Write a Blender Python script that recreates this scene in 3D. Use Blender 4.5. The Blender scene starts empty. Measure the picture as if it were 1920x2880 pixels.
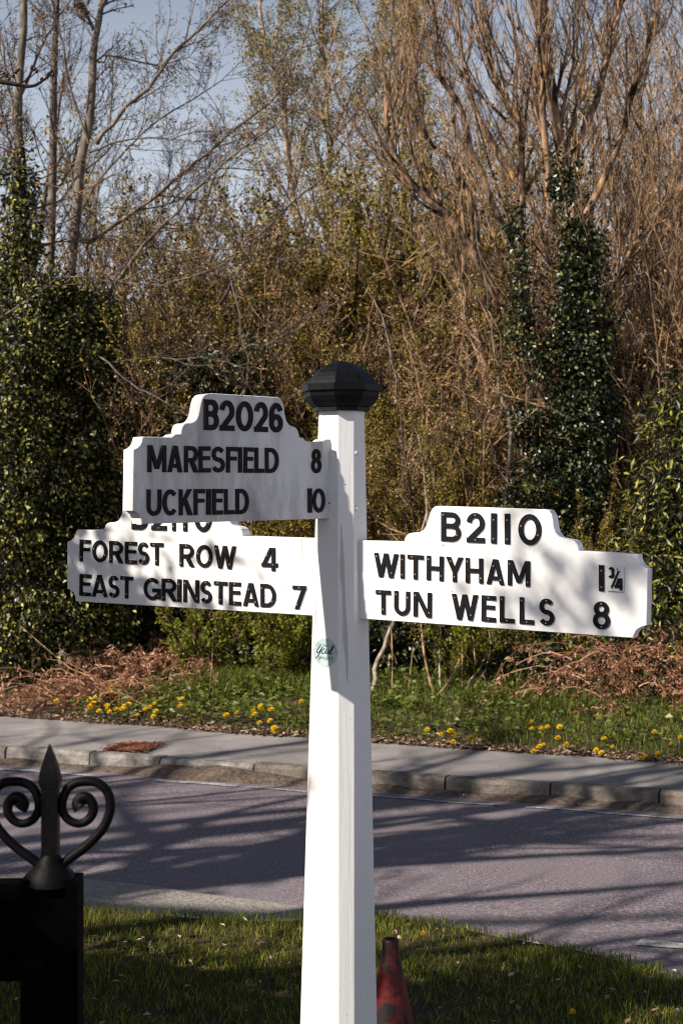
import bpy, bmesh, math, random
import numpy as np
from mathutils import Vector, Matrix

random.seed(11)
RNG = np.random.default_rng(11)
SC = bpy.context.scene
COL = SC.collection
rad = math.radians

# ------------------------------------------------------------------ camera
EYE, FPX, CX, HY = 1.82, 4400.0, 960.0, 1400.0
cam_d = bpy.data.cameras.new('camera')
cam_d.sensor_fit = 'VERTICAL'
cam_d.sensor_height = 36.0
cam_d.lens = 55.0
cam_d.shift_y = -(1440 - HY) / 2880.0
cam_d.clip_start, cam_d.clip_end = 0.05, 3000.0
cam_d.dof.use_dof = True
cam_d.dof.focus_distance = 4.3
cam_d.dof.aperture_fstop = 10.0
cam = bpy.data.objects.new('camera', cam_d)
cam.location = (0, 0, EYE)
cam.rotation_euler = (rad(90), 0, 0)
COL.objects.link(cam)
SC.camera = cam

# ------------------------------------------------------------------ sky and sun
SUN_AZ = math.atan2(-0.848, -0.53)          # x = sin, y = cos : left and a little behind the camera
SUN_EL = rad(38)
world = bpy.data.worlds.new('World')
SC.world = world
world.use_nodes = True
wn, wl = world.node_tree.nodes, world.node_tree.links
wn.clear()
w_out = wn.new('ShaderNodeOutputWorld')
w_bg = wn.new('ShaderNodeBackground')
w_sky = wn.new('ShaderNodeTexSky')
w_sky.sky_type = 'NISHITA'
w_sky.sun_disc = False
w_sky.sun_elevation = SUN_EL
w_sky.sun_rotation = SUN_AZ
w_sky.air_density = 1.0
w_sky.dust_density = 1.0
w_sky.ozone_density = 1.0
w_bg.inputs['Strength'].default_value = 0.052
# thin bright haze low in the sky, the same all the way round the horizon
w_tc = wn.new('ShaderNodeTexCoord')
w_sep = wn.new('ShaderNodeSeparateXYZ')
wl.new(w_tc.outputs['Generated'], w_sep.inputs[0])
w_map = wn.new('ShaderNodeMapRange')
w_map.interpolation_type = 'SMOOTHSTEP'
w_map.inputs['From Min'].default_value = 0.0
w_map.inputs['From Max'].default_value = 0.48
w_map.inputs['To Min'].default_value = 0.85
w_map.inputs['To Max'].default_value = 0.0
wl.new(w_sep.outputs['Z'], w_map.inputs['Value'])
w_mix = wn.new('ShaderNodeMix')
w_mix.data_type = 'RGBA'
wl.new(w_map.outputs[0], w_mix.inputs[0])
wl.new(w_sky.outputs[0], w_mix.inputs[6])
w_mix.inputs[7].default_value = (11.8, 12.5, 13.8, 1)
wl.new(w_mix.outputs[2], w_bg.inputs['Color'])
wl.new(w_bg.outputs[0], w_out.inputs['Surface'])
sun_d = bpy.data.lights.new('sun', 'SUN')
sun_d.energy = 5.0
sun_d.angle = rad(0.53)
sun_d.color = (1.0, 0.915, 0.81)
sun = bpy.data.objects.new('sun', sun_d)
sv = Vector((math.sin(SUN_AZ) * math.cos(SUN_EL), math.cos(SUN_AZ) * math.cos(SUN_EL), math.sin(SUN_EL)))
sun.rotation_euler = sv.to_track_quat('Z', 'Y').to_euler()
sun.location = sv * 60
COL.objects.link(sun)
SC.view_settings.view_transform = 'Standard'
SC.view_settings.look = 'None'
SC.view_settings.exposure = 0.58
SC.view_settings.gamma = 1.0
SC.view_settings.use_curve_mapping = False
SC.cycles.max_bounces = 6
SC.cycles.diffuse_bounces = 1
SC.cycles.glossy_bounces = 2
SC.cycles.transmission_bounces = 3
SC.cycles.filter_width = 1.15
SC.cycles.use_adaptive_sampling = False
SC.cycles.use_denoising = True
try:
    SC.cycles.denoiser = 'OPENIMAGEDENOISE'
    SC.cycles.denoising_input_passes = 'RGB_ALBEDO_NORMAL'
    SC.cycles.denoising_prefilter = 'ACCURATE'
except Exception:
    pass


# ------------------------------------------------------------------ small maths
def P(px, py, Y):
    return np.array([(px - CX) / FPX * Y, Y, EYE - (py - HY) / FPX * Y])


def G(px, py, z=0.0):
    Y = (EYE - z) * FPX / (py - HY)
    return np.array([(px - CX) / FPX * Y, Y, z])


def unit(a):
    return a / np.maximum(np.linalg.norm(a, axis=-1, keepdims=True), 1e-9)


def in_poly(pts, poly):
    x, y = pts[:, 0], pts[:, 1]
    ins = np.zeros(len(pts), bool)
    j = len(poly) - 1
    for i in range(len(poly)):
        xi, yi, xj, yj = poly[i][0], poly[i][1], poly[j][0], poly[j][1]
        c = ((yi > y) != (yj > y)) & (x < (xj - xi) * (y - yi) / (yj - yi + 1e-12) + xi)
        ins ^= c
        j = i
    return ins


def spline(pts, n):
    pts = np.asarray(pts, float)
    q = np.vstack([2 * pts[0] - pts[1], pts, 2 * pts[-1] - pts[-2]])
    m = len(pts) - 1
    out = []
    for t in np.linspace(0, m, n):
        i = min(int(t), m - 1)
        u = t - i
        a, b, c, d = q[i], q[i + 1], q[i + 2], q[i + 3]
        out.append(0.5 * (2 * b + (c - a) * u + (2 * a - 5 * b + 4 * c - d) * u * u + (3 * b - a - 3 * c + d) * u ** 3))
    return np.array(out)


def vnoise(x, y, seed=0):
    return (np.sin(x * 1.7 + seed) + np.sin(y * 2.3 + seed * 1.7 + 1) + np.sin((x + y) * 3.1 + seed * .6) +
            np.sin((x - 1.4 * y) * 4.7 + seed * 2.1)) / 4


# ------------------------------------------------------------------ geometry store
class Geo:
    def __init__(s):
        s.V, s.F, s.M, s.n = [], [], [], 0

    def add(s, v, f, mat=0):
        v = np.asarray(v, float).reshape(-1, 3)
        f = np.asarray(f, np.int64)
        s.V.append(v)
        s.F.append(f + s.n)
        s.M.append(mat)
        s.n += len(v)

    def poly(s, v, faces, mat=0):
        """faces of mixed sizes"""
        base = s.n
        s.V.append(np.asarray(v, float).reshape(-1, 3))
        s.n += len(v)
        for f in faces:
            s.F.append(np.asarray([f], np.int64) + base)
            s.M.append(mat)

    def box(s, x0, x1, y0, y1, z0, z1, mat=0):
        v = [(x0, y0, z0), (x1, y0, z0), (x1, y1, z0), (x0, y1, z0), (x0, y0, z1), (x1, y0, z1), (x1, y1, z1), (x0, y1, z1)]
        s.add(v, [(0, 3, 2, 1), (4, 5, 6, 7), (0, 1, 5, 4), (1, 2, 6, 5), (2, 3, 7, 6), (3, 0, 4, 7)], mat)

    def tubes(s, pts, r, ns=4, mat=0, axis=None):
        pts = np.asarray(pts, float)
        r = np.asarray(r, float)
        N, Pn, _ = pts.shape
        T = unit(np.gradient(pts, axis=1))
        mean = unit(pts[:, -1] - pts[:, 0])
        ref = np.where(np.abs(mean[:, 2:3]) > .8, np.array([[1., 0, 0]]), np.array([[0, 0, 1.]]))[:, None, :]
        if axis is not None:
            ref = np.asarray(axis, float)[None, None, :]
        A = unit(np.cross(T, np.broadcast_to(ref, T.shape)))
        B = np.cross(T, A)
        a = np.arange(ns) * 2 * np.pi / ns
        v = pts[:, :, None, :] + r[:, :, None, None] * (np.cos(a)[None, None, :, None] * A[:, :, None, :] +
                                                         np.sin(a)[None, None, :, None] * B[:, :, None, :])
        idx = np.arange(N * Pn * ns).reshape(N, Pn, ns)
        nx = np.roll(idx, -1, axis=2)
        f = np.stack([idx[:, :-1], nx[:, :-1], nx[:, 1:], idx[:, 1:]], -1).reshape(-1, 4)
        s.add(v.reshape(-1, 3), f, mat)

    def leaves(s, pos, d, nr, L, W, mat=0, fold=.22):
        pos = np.asarray(pos, float)
        d = unit(d)
        side = unit(np.cross(d, nr))
        n2 = np.cross(side, d)
        L = np.broadcast_to(np.asarray(L, float), (len(pos),))[:, None]
        W = np.broadcast_to(np.asarray(W, float), (len(pos),))[:, None]
        mid = pos + d * L * .45 + n2 * W * fold
        v = np.stack([pos, mid - side * W / 2, pos + d * L, mid + side * W / 2], 1).reshape(-1, 3)
        b = np.arange(len(pos))[:, None] * 4
        f = np.concatenate([b + np.array([[0, 1, 2]]), b + np.array([[0, 2, 3]])])
        s.add(v, f, mat)

    def blades(s, pos, h, w, lean, mat=0):
        N = len(pos)
        az = RNG.uniform(0, 2 * np.pi, N)
        sd = np.stack([np.cos(az), np.sin(az), np.zeros(N)], 1)
        la = RNG.uniform(0, 2 * np.pi, N)
        ld = np.stack([np.cos(la), np.sin(la), np.zeros(N)], 1) * (lean * h)[:, None]
        up = np.array([[0, 0, 1.]])
        hh = h[:, None]
        ww = w[:, None]
        b0, b1 = pos - sd * ww, pos + sd * ww
        m = pos + up * hh * .6 + ld * .35
        t = pos + up * hh * (1 - .25 * lean[:, None]) + ld
        v = np.stack([b0, b1, m + sd * ww * .7, m - sd * ww * .7, t], 1).reshape(-1, 3)
        k = np.arange(N)[:, None] * 5
        s.V.append(v)
        s.F.append(k + np.array([[0, 1, 2, 3]]) + s.n)
        s.M.append(mat)
        s.F.append(k + np.array([[3, 2, 4]]) + s.n)
        s.M.append(mat)
        s.n += len(v)

    def mesh(s, name, mats, off=None, smooth=False):
        V = np.concatenate(s.V)
        if off is not None:
            V = V - np.asarray(off, float)
        me = bpy.data.meshes.new(name)
        me.vertices.add(len(V))
        me.vertices.foreach_set('co', V.astype(np.float32).ravel())
        cnt = np.concatenate([np.full(len(f), f.shape[1], np.int32) for f in s.F])
        mi = np.concatenate([np.full(len(f), m, np.int32) for f, m in zip(s.F, s.M)])
        loops = np.concatenate([f.ravel() for f in s.F]).astype(np.int32)
        me.loops.add(len(loops))
        me.loops.foreach_set('vertex_index', loops)
        me.polygons.add(len(cnt))
        st = np.zeros(len(cnt), np.int32)
        st[1:] = np.cumsum(cnt)[:-1]
        me.polygons.foreach_set('loop_start', st)
        me.polygons.foreach_set('material_index', mi)
        me.polygons.foreach_set('use_smooth', np.full(len(cnt), bool(smooth)))
        for m in (mats if isinstance(mats, (list, tuple)) else [mats]):
            me.materials.append(m)
        me.update(calc_edges=True)
        return me


def obj(name, me, parent=None, **props):
    o = bpy.data.objects.new(name, me)
    COL.objects.link(o)
    if parent is not None:
        o.parent = parent
    for k, v in props.items():
        o[k] = v
    return o


def thing(name, label, cat, loc=(0, 0, 0), group=None):
    o = bpy.data.objects.new(name, None)
    o.empty_display_size = .1
    COL.objects.link(o)
    o.location = Vector([float(c) for c in loc])
    o['label'], o['category'] = label, cat
    if group:
        o['group'] = group
    return o


def dup(root, loc, rz=0., sc=1., label=None, tilt=(0, 0)):
    r = root.copy()
    COL.objects.link(r)
    r.location = Vector([float(c) for c in loc])
    r.rotation_euler = (tilt[0], tilt[1], rz)
    r.scale = (sc, sc, sc) if np.isscalar(sc) else sc
    if label:
        r['label'] = label
    for ch in list(root.children):
        c = ch.copy()
        COL.objects.link(c)
        c.parent = r
        for g in ch.children:
            d = g.copy()
            COL.objects.link(d)
            d.parent = c
    return r


# ------------------------------------------------------------------ materials
def new_mat(name):
    m = bpy.data.materials.new(name)
    m.use_nodes = True
    nt = m.node_tree
    nt.nodes.clear()
    out = nt.nodes.new('ShaderNodeOutputMaterial')
    return m, nt, out


def nd(nt, t, **kw):
    n = nt.nodes.new(t)
    for k, v in kw.items():
        if k.startswith('i_'):
            n.inputs[k[2:].replace('_', ' ')].default_value = v
        else:
            setattr(n, k, v)
    return n


def ramp(nt, src, stops):
    r = nt.nodes.new('ShaderNodeValToRGB')
    e = r.color_ramp.elements
    while len(e) < len(stops):
        e.new(.5)
    for el, (p, c) in zip(e, stops):
        el.position = p
        el.color = (c[0], c[1], c[2], 1)
    nt.links.new(src, r.inputs[0])
    return r.outputs[0]


def noise(nt, scale, detail=4, rough=.6, vec=None, sc3=None, dist=0.):
    n = nt.nodes.new('ShaderNodeTexNoise')
    n.inputs['Scale'].default_value = scale
    n.inputs['Detail'].default_value = detail
    n.inputs['Roughness'].default_value = rough
    n.inputs['Distortion'].default_value = dist
    if vec is not None:
        if sc3 is not None:
            mp = nt.nodes.new('ShaderNodeMapping')
            mp.inputs['Scale'].default_value = sc3
            nt.links.new(vec, mp.inputs['Vector'])
            vec = mp.outputs[0]
        nt.links.new(vec, n.inputs['Vector'])
    return n.outputs['Fac']


def mixc(nt, fac, a, b, mode='MIX'):
    m = nt.nodes.new('ShaderNodeMix')
    m.data_type = 'RGBA'
    m.blend_type = mode
    for sock, val in ((m.inputs['Factor'], fac), (m.inputs['A'], a), (m.inputs['B'], b)):
        pass
    fs, asock, bs = m.inputs[0], m.inputs[6], m.inputs[7]
    for sock, val in ((fs, fac), (asock, a), (bs, b)):
        if isinstance(val, (tuple, list)):
            sock.default_value = (val[0], val[1], val[2], 1)
        elif isinstance(val, (int, float)):
            sock.default_value = val
        else:
            nt.links.new(val, sock)
    return m.outputs[2]


def coords(nt, world_space=False):
    if world_space:
        return nt.nodes.new('ShaderNodeNewGeometry').outputs['Position']
    return nt.nodes.new('ShaderNodeTexCoord').outputs['Object']


def principled(nt, out, color, rough=.7, spec=.4, bump=None, bstr=.3, bdist=.01, metal=0., coat=0.):
    b = nt.nodes.new('ShaderNodeBsdfPrincipled')
    if isinstance(color, (tuple, list)):
        b.inputs['Base Color'].default_value = (color[0], color[1], color[2], 1)
    else:
        nt.links.new(color, b.inputs['Base Color'])
    if isinstance(rough, (int, float)):
        b.inputs['Roughness'].default_value = rough
    else:
        nt.links.new(rough, b.inputs['Roughness'])
    b.inputs['Specular IOR Level'].default_value = spec
    b.inputs['Metallic'].default_value = metal
    b.inputs['Coat Weight'].default_value = coat
    if bump is not None:
        bp = nt.nodes.new('ShaderNodeBump')
        bp.inputs['Strength'].default_value = bstr
        bp.inputs['Distance'].default_value = bdist
        nt.links.new(bump, bp.inputs['Height'])
        nt.links.new(bp.outputs[0], b.inputs['Normal'])
    nt.links.new(b.outputs[0], out.inputs['Surface'])
    return b


def mat_bark(name, dark, light, lichen=None, lich_lo=.55, scale=9., sc3=(1, 1, .35), rough=.85, lo=.3, hi=.68):
    m, nt, out = new_mat(name)
    co = coords(nt, True)
    n1 = noise(nt, scale, 5, .65, co, sc3)
    c = ramp(nt, n1, [(lo, dark), (hi, light)])
    if lichen:
        n2 = noise(nt, scale * .5, 4, .7, co)
        f = ramp(nt, n2, [(lich_lo, (0, 0, 0)), (lich_lo + .1, (1, 1, 1))])
        c = mixc(nt, f, c, lichen)
    principled(nt, out, c, rough, .25, n1, .5, .01)
    return m


def mat_leaf(name, stops, rough=.45, spec=.45, trans=.3, tcol=None):
    m, nt, out = new_mat(name)
    g = nt.nodes.new('ShaderNodeNewGeometry')
    c = ramp(nt, g.outputs['Random Per Island'], stops)
    b = principled(nt, out, c, rough, spec)
    if trans > 0:
        t = nt.nodes.new('ShaderNodeBsdfTranslucent')
        tc = mixc(nt, 1.0, c, tcol or (1.5, 1.4, .6), 'MULTIPLY')
        nt.links.new(tc, t.inputs['Color'])
        mx = nt.nodes.new('ShaderNodeMixShader')
        mx.inputs[0].default_value = trans
        nt.links.new(b.outputs[0], mx.inputs[1])
        nt.links.new(t.outputs[0], mx.inputs[2])
        nt.links.new(mx.outputs[0], out.inputs['Surface'])
    return m


def mat_plain(name, color, rough=.6, spec=.4, var=.25, scale=30., bump=0.2, metal=0., coat=0.):
    m, nt, out = new_mat(name)
    n1 = noise(nt, scale, 5, .6, coords(nt, True))
    c = ramp(nt, n1, [(.3, [x * (1 - var) for x in color]), (.7, [min(1, x * (1 + var)) for x in color])])
    principled(nt, out, c, rough, spec, n1, bump, .004, metal, coat)
    return m


def mat_white_paint(name, stain=.25, stain_scale=6., base=(.80, .79, .775), st3=(1, 1, .45), dirt=(.44, .41, .385)):
    """old gloss paint on timber: brush grain, faint grime clouds, small dark chips, thin vertical cracks"""
    m, nt, out = new_mat(name)
    co = coords(nt, True)
    grime = noise(nt, stain_scale, 6, .68, co, st3, .6)
    c = mixc(nt, ramp(nt, grime, [(.42, (0, 0, 0)), (.70, (1, 1, 1))]), base, dirt)
    cmix = mixc(nt, stain, base, c)
    chips = noise(nt, 95., 2, .5, co)
    patch = noise(nt, 5., 3, .6, co)
    mul = nt.nodes.new('ShaderNodeMath')
    mul.operation = 'MULTIPLY'
    nt.links.new(ramp(nt, chips, [(.735, (0, 0, 0)), (.75, (1, 1, 1))]), mul.inputs[0])
    nt.links.new(ramp(nt, patch, [(.45, (0, 0, 0)), (.6, (1, 1, 1))]), mul.inputs[1])
    cmix = mixc(nt, mul.outputs[0], cmix, (.06, .05, .045))
    grain = noise(nt, 60., 4, .6, co, (1, 1, .045))
    crack = ramp(nt, noise(nt, 22., 3, .55, co, (1, 1, .05), .4), [(.31, (1, 1, 1)), (.325, (0, 0, 0))])
    cmix = mixc(nt, mixc(nt, 1., crack, (.55, .55, .55), 'MULTIPLY'), cmix, (.25, .23, .21))
    principled(nt, out, cmix, .42, .45, grain, .35, .004)
    return m


M = {}
M['paint'] = mat_white_paint('white post paint', .12)
M['board'] = mat_white_paint('white board paint', .04, 7., (.83, .82, .81))
M['board_dirty'] = mat_white_paint('stained white board paint', 1., 8., (.76, .75, .74), (1, 1, .22), (.33, .31, .30))
M['letter'] = mat_plain('black letter enamel', (.006, .006, .007), .5, .2, .4, 60., .2)
M['screw'] = mat_plain('dull brass screw', (.42, .27, .18), .4, .6, .3, 90., .1, .6)
M['cap'] = mat_plain('black cap paint', (.0045, .0045, .0055), .45, .15, .5, 55., .25)
M['gate'] = mat_plain('black gate paint', (.0008, .0008, .0009), .8, .02, .4, 45., .2)
M['iron'] = mat_plain('black wrought iron', (.0025, .0022, .0025), .55, .10, .5, 60., .4)


def mat_cone():
    m, nt, out = new_mat('dirty red cone plastic')
    co = coords(nt, True)
    f = ramp(nt, noise(nt, 11., 5, .7, co), [(.42, (0, 0, 0)), (.58, (1, 1, 1))])
    c = mixc(nt, f, (.14, .006, .005), (.007, .003, .003))
    principled(nt, out, c, .55, .35)
    return m


def mat_asphalt():
    m, nt, out = new_mat('worn asphalt')
    co = coords(nt, True)
    fine = noise(nt, 70., 4, .8, co)
    big = noise(nt, .9, 5, .6, co)
    c = ramp(nt, fine, [(.36, (.055, .045, .051)), (.52, (.17, .138, .154)), (.62, (.32, .275, .29)), (.72, (.62, .57, .57))])
    c = mixc(nt, ramp(nt, big, [(.38, (0, 0, 0)), (.62, (.6, .6, .6))]), c, (.20, .168, .182))
    principled(nt, out, c, .8, .35, fine, .6, .008)
    return m


def mat_pave():
    m, nt, out = new_mat('pavement tarmac')
    co = coords(nt, True)
    fine = noise(nt, 90., 3, .7, co)
    big = noise(nt, 1.6, 5, .65, co)
    c = ramp(nt, big, [(.32, (.115, .104, .105)), (.5, (.20, .182, .18)), (.68, (.29, .262, .255))])
    c = mixc(nt, ramp(nt, fine, [(.3, (.0, .0, .0)), (.8, (.45, .45, .45))]), c, (.36, .335, .32))
    principled(nt, out, c, .85, .3, fine, .5, .006)
    return m


def mat_soil(name, a, b, scale=25.):
    m, nt, out = new_mat(name)
    co = coords(nt, True)
    n1 = noise(nt, scale, 6, .7, co)
    c = ramp(nt, n1, [(.3, a), (.7, b)])
    principled(nt, out, c, .95, .1, n1, .8, .03)
    return m


M['cone'] = mat_cone()
M['asphalt'] = mat_asphalt()
M['pave'] = mat_pave()
M['soil'] = mat_soil('verge soil', (.035, .026, .015), (.10, .07, .045))
M['litter_floor'] = mat_soil('woodland litter', (.018, .012, .008), (.085, .05, .03), 12.)
M['gutter'] = mat_soil('gutter dirt', (.05, .036, .028), (.22, .165, .13), 30.)
M['sand'] = mat_soil('gritty concrete', (.20, .172, .15), (.48, .43, .38), 45.)
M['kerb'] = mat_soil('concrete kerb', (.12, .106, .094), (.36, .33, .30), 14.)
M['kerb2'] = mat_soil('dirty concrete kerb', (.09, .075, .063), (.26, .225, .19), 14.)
M['marking'] = mat_soil('worn road paint', (.14, .128, .13), (.62, .60, .59), 22.)
M['bark_ash'] = mat_bark('pale grey bark', (.04, .032, .027), (.26, .21, .165), (.44, .38, .29), .6, 14.)
M['bark_willow'] = mat_bark('brown bark with orange lichen', (.020, .012, .009), (.38, .24, .145), (.55, .25, .05), .60, 12., (1, 1, .35), .85, .40, .60)
M['bark_birch'] = mat_bark('papery birch bark', (.10, .07, .05), (.50, .42, .34), None, .6, 6., (1, 1, 1.8))
M['bark_dark'] = mat_bark('dark bark', (.008, .006, .005), (.055, .039, .028), None, .6, 11.)
M['twig_brown'] = mat_bark('brown twigs', (.016, .010, .006), (.34, .195, .092), (.55, .31, .10), .60, 5., (1, 1, 1), .9, .42, .60)
M['twig_pale'] = mat_bark('fawn twigs', (.024, .015, .009), (.52, .33, .19), (.60, .31, .08), .58, 5., (1, 1, 1), .9, .42, .60)
M['twig_grey'] = mat_bark('grey twigs', (.025, .019, .017), (.11, .08, .068), None, .6, 4., (1, 1, 1))
M['twig_purple'] = mat_bark('purple brown twigs', (.03, .018, .02), (.24, .145, .155), None, .6, 3., (1, 1, 1), .9, .40, .66)
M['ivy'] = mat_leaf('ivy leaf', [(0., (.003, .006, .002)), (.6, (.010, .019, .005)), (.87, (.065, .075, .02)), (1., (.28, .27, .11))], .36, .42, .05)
M['laurel'] = mat_leaf('evergreen leaf', [(0., (.004, .006, .0015)), (.55, (.017, .021, .005)), (.8, (.12, .12, .02)), (1., (.46, .42, .09))], .40, .35, .08)
M['bud_olive'] = mat_leaf('olive bud leaf', [(0., (.014, .013, .003)), (.28, (.06, .05, .010)), (.55, (.27, .215, .034)), (1., (.56, .44, .09))], .6, .3, .3)
M['bud_brown'] = mat_leaf('brown bud leaf', [(0., (.014, .008, .004)), (.35, (.07, .042, .017)), (.7, (.38, .24, .10)), (1., (.62, .44, .24))], .6, .3, .25, (1.3, 1.1, .8))
M['bud_green'] = mat_leaf('fresh green leaf', [(0., (.05, .07, .010)), (.6, (.17, .20, .02)), (1., (.36, .38, .04))], .5, .35, .4)
M['grass'] = mat_leaf('grass blade', [(0., (.03, .048, .007)), (.5, (.11, .14, .013)), (.85, (.24, .25, .026)), (1., (.38, .34, .09))], .5, .3, .3)
M['grass_far'] = mat_leaf('verge grass blade', [(0., (.035, .055, .010)), (.5, (.10, .14, .02)), (.85, (.19, .22, .035)), (1., (.36, .28, .11))], .55, .3, .35)
M['herb'] = mat_leaf('low herb leaf', [(0., (.035, .055, .012)), (.6, (.115, .15, .025)), (1., (.23, .25, .05))], .45, .4, .3)
M['bracken'] = mat_leaf('dead bracken', [(0., (.08, .032, .016)), (.5, (.34, .16, .088)), (1., (.66, .42, .28))], .75, .2, .25, (1.2, 1., .8))
M['litter'] = mat_leaf('fallen leaf', [(0., (.09, .045, .028)), (.5, (.26, .15, .10)), (1., (.50, .36, .28))], .8, .2, .1)
M['red_litter'] = mat_leaf('red brown litter', [(0., (.16, .055, .032)), (.6, (.30, .115, .07)), (1., (.40, .19, .13))], .8, .2, .1)
M['petal'] = mat_leaf('dandelion petal', [(0., (.85, .52, .01)), (1., (.95, .68, .03))], .6, .2, .2, (1.1, 1., .5))
M['stem_green'] = mat_plain('green stem', (.07, .11, .03), .6)


# ------------------------------------------------------------------ ground, road, pavement
ANG = rad(21.04)
E2 = np.array([math.cos(ANG), -math.sin(ANG)])       # along the main road, to the right
F2 = np.array([math.sin(ANG), math.cos(ANG)])        # across it, away from the camera
K0 = np.array([0.0, 10.19])
Z_ROAD, Z_PAVE = -0.06, 0.04


def K(s, t, z):
    p = K0 + s * E2 + t * F2
    return np.array([p[0], p[1], z])


def Ks(s, t, z):
    s, t, z = np.broadcast_arrays(np.asarray(s, float), np.asarray(t, float), np.asarray(z, float))
    return np.stack([K0[0] + s * E2[0] + t * F2[0], K0[1] + s * E2[1] + t * F2[1], z], -1)


def strip(geo, ss, tz, mat=0):
    """sheet along the road: ss positions, tz list of (t or array, z or array)"""
    rows = [Ks(ss, t, z) for t, z in tz]
    n = len(ss)
    v = np.concatenate(rows)
    f = []
    for r in range(len(rows) - 1):
        for i in range(n - 1):
            f.append((r * n + i, r * n + i + 1, (r + 1) * n + i + 1, (r + 1) * n + i))
    geo.add(v, f, mat)


g = Geo()
g.add([(-900, -900, -.20), (900, -900, -.20), (900, 900, -.20), (-900, 900, -.20)], [(0, 1, 2, 3)])
obj('ground', g.mesh('ground', M['litter_floor']), kind='structure')

g = Geo()
strip(g, np.linspace(-150, 150, 61), [(-40, Z_ROAD), (-8, Z_ROAD), (-4, Z_ROAD), (-1.5, Z_ROAD + .02), (.03, Z_ROAD)])
obj('road', g.mesh('road', M['asphalt']), kind='structure')


def t_back(s):
    s = np.asarray(s, float)
    return np.clip(1.17 - .055 * s, .95, 1.45) + .05 * vnoise(s * 2.2, s * .7, 3.)


ss = np.linspace(-14, 14, 141)
g = Geo()
strip(g, np.linspace(-60, 60, 121), [(.125, Z_PAVE - .003), (.7, Z_PAVE + .004), (1.9, Z_PAVE + .004)])
obj('pavement', g.mesh('pavement', M['pave']), kind='structure')


def verge_z(s, t):
    s, t = np.broadcast_arrays(np.asarray(s, float), np.asarray(t, float))
    u = np.clip((t - t_back(s)) / 2.2, 0, 6)
    return Z_PAVE + .012 + .17 * np.minimum(u, 1.3) + .03 * vnoise(s * 3., t * 3., 1.) * np.minimum(u * 3, 1)


g = Geo()
tb = t_back(ss)
strip(g, ss, [(tb, Z_PAVE - .05)] + [(tb + k, verge_z(ss, tb + k)) for k in (0.0, .15, .4, .8, 1.2, 1.6, 2.0, 2.6, 3.5, 6.)])
obj('verge', g.mesh('verge', M['soil']), kind='structure')
g = Geo()
strip(g, np.linspace(-60, 60, 61), [(4.5, .18), (8, .3), (14, .6), (30, 1.8), (70, 4.5)])
obj('woodland_floor', g.mesh('woodland_floor', M['litter_floor']), kind='structure')

# kerb of separate stones
kerb = bpy.data.objects.new('kerb', None)
COL.objects.link(kerb)
kerb['kind'] = 'structure'
joints = [-8.0 + .68 * i for i in range(10)] + [-1.33, -.63, .03, .70, 1.38, 2.05] + [2.73 + .68 * i for i in range(6)]
joints = sorted(set(round(j, 2) for j in joints))
joints = [j for i, j in enumerate(joints) if i == 0 or j - joints[i - 1] > .4]
for a, b in zip(joints[:-1], joints[1:]):
    g = Geo()
    dz, dt = random.uniform(-.006, .004), random.uniform(-.006, .006)
    x0, x1, zt, zb = a + .006, b - .006, Z_PAVE + .006 + dz, Z_ROAD - .05
    prof = [(dt, zb), (dt + .012, zt - .022), (dt + .022, zt - .006), (dt + .038, zt), (.125, zt), (.125, zb)]
    v = np.concatenate([[K(x0, t, z) for t, z in prof], [K(x1, t, z) for t, z in prof]])
    n = len(prof)
    g.poly(v, [(i, (i + 1) % n, n + (i + 1) % n, n + i) for i in range(n)] + [tuple(range(n))[::-1], tuple(range(n, 2 * n))])
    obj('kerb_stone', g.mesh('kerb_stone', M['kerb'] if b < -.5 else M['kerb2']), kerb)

def road_z(t):
    return float(np.interp(t, [-40, -8, -4, -1.5, .03], [Z_ROAD, Z_ROAD, Z_ROAD, Z_ROAD + .02, Z_ROAD]))


# edge line, with a worn gap, and the dash at the mouth of the side road
g = Geo()
for a, b in ((-20, -1.62), (-1.22, -.62), (-.55, 1.15), (1.3, 20)):
    sq = np.linspace(a, b, max(3, int((b - a) / .12)))
    wob = .012 * np.sin(sq * 5.3) + .008 * np.sin(sq * 13.1)
    wd = .075 if b < 0 else .04
    strip(g, sq, [(-.27 - wd / 2 + wob, road_z(-.31) + .005), (-.27 + wd / 2 + wob, road_z(-.23) + .005)])
obj('edge_line', g.mesh('edge_line', M['marking']), kind='structure')
g = Geo()
q = [G(1783, 2657, road_z(-2.88) + .004), G(1800, 2641, road_z(-2.88) + .004), G(1940, 2654, road_z(-2.88) + .004), G(1915, 2668, road_z(-2.88) + .004)]
g.add(q, [(0, 1, 2, 3)])
obj('give_way_dash', g.mesh('give_way_dash', M['marking']), kind='structure')

# gutter dirt against the kerb foot
g = Geo()
sq = np.linspace(-9, 7, 161)
h = .012 + .02 * np.clip(vnoise(sq * 4., sq * 1.1, 5.) + .35, 0, 1) + .05 * np.exp(-((sq + .95) / .45) ** 2)
wd = .10 + .04 * vnoise(sq * 3., sq, 2.) + .05 * np.exp(-((sq + .95) / .5) ** 2)
strip(g, sq, [(-.03 - wd, Z_ROAD - .004), (-.02 - wd * .5, Z_ROAD + .006 + h * .7), (-.004 + 0 * sq, Z_ROAD + .008 + h), (.02 + 0 * sq, Z_ROAD + .008 + h)])
obj('gutter_dirt', g.mesh('gutter_dirt', M['gutter'], smooth=True), kind='structure')

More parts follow.
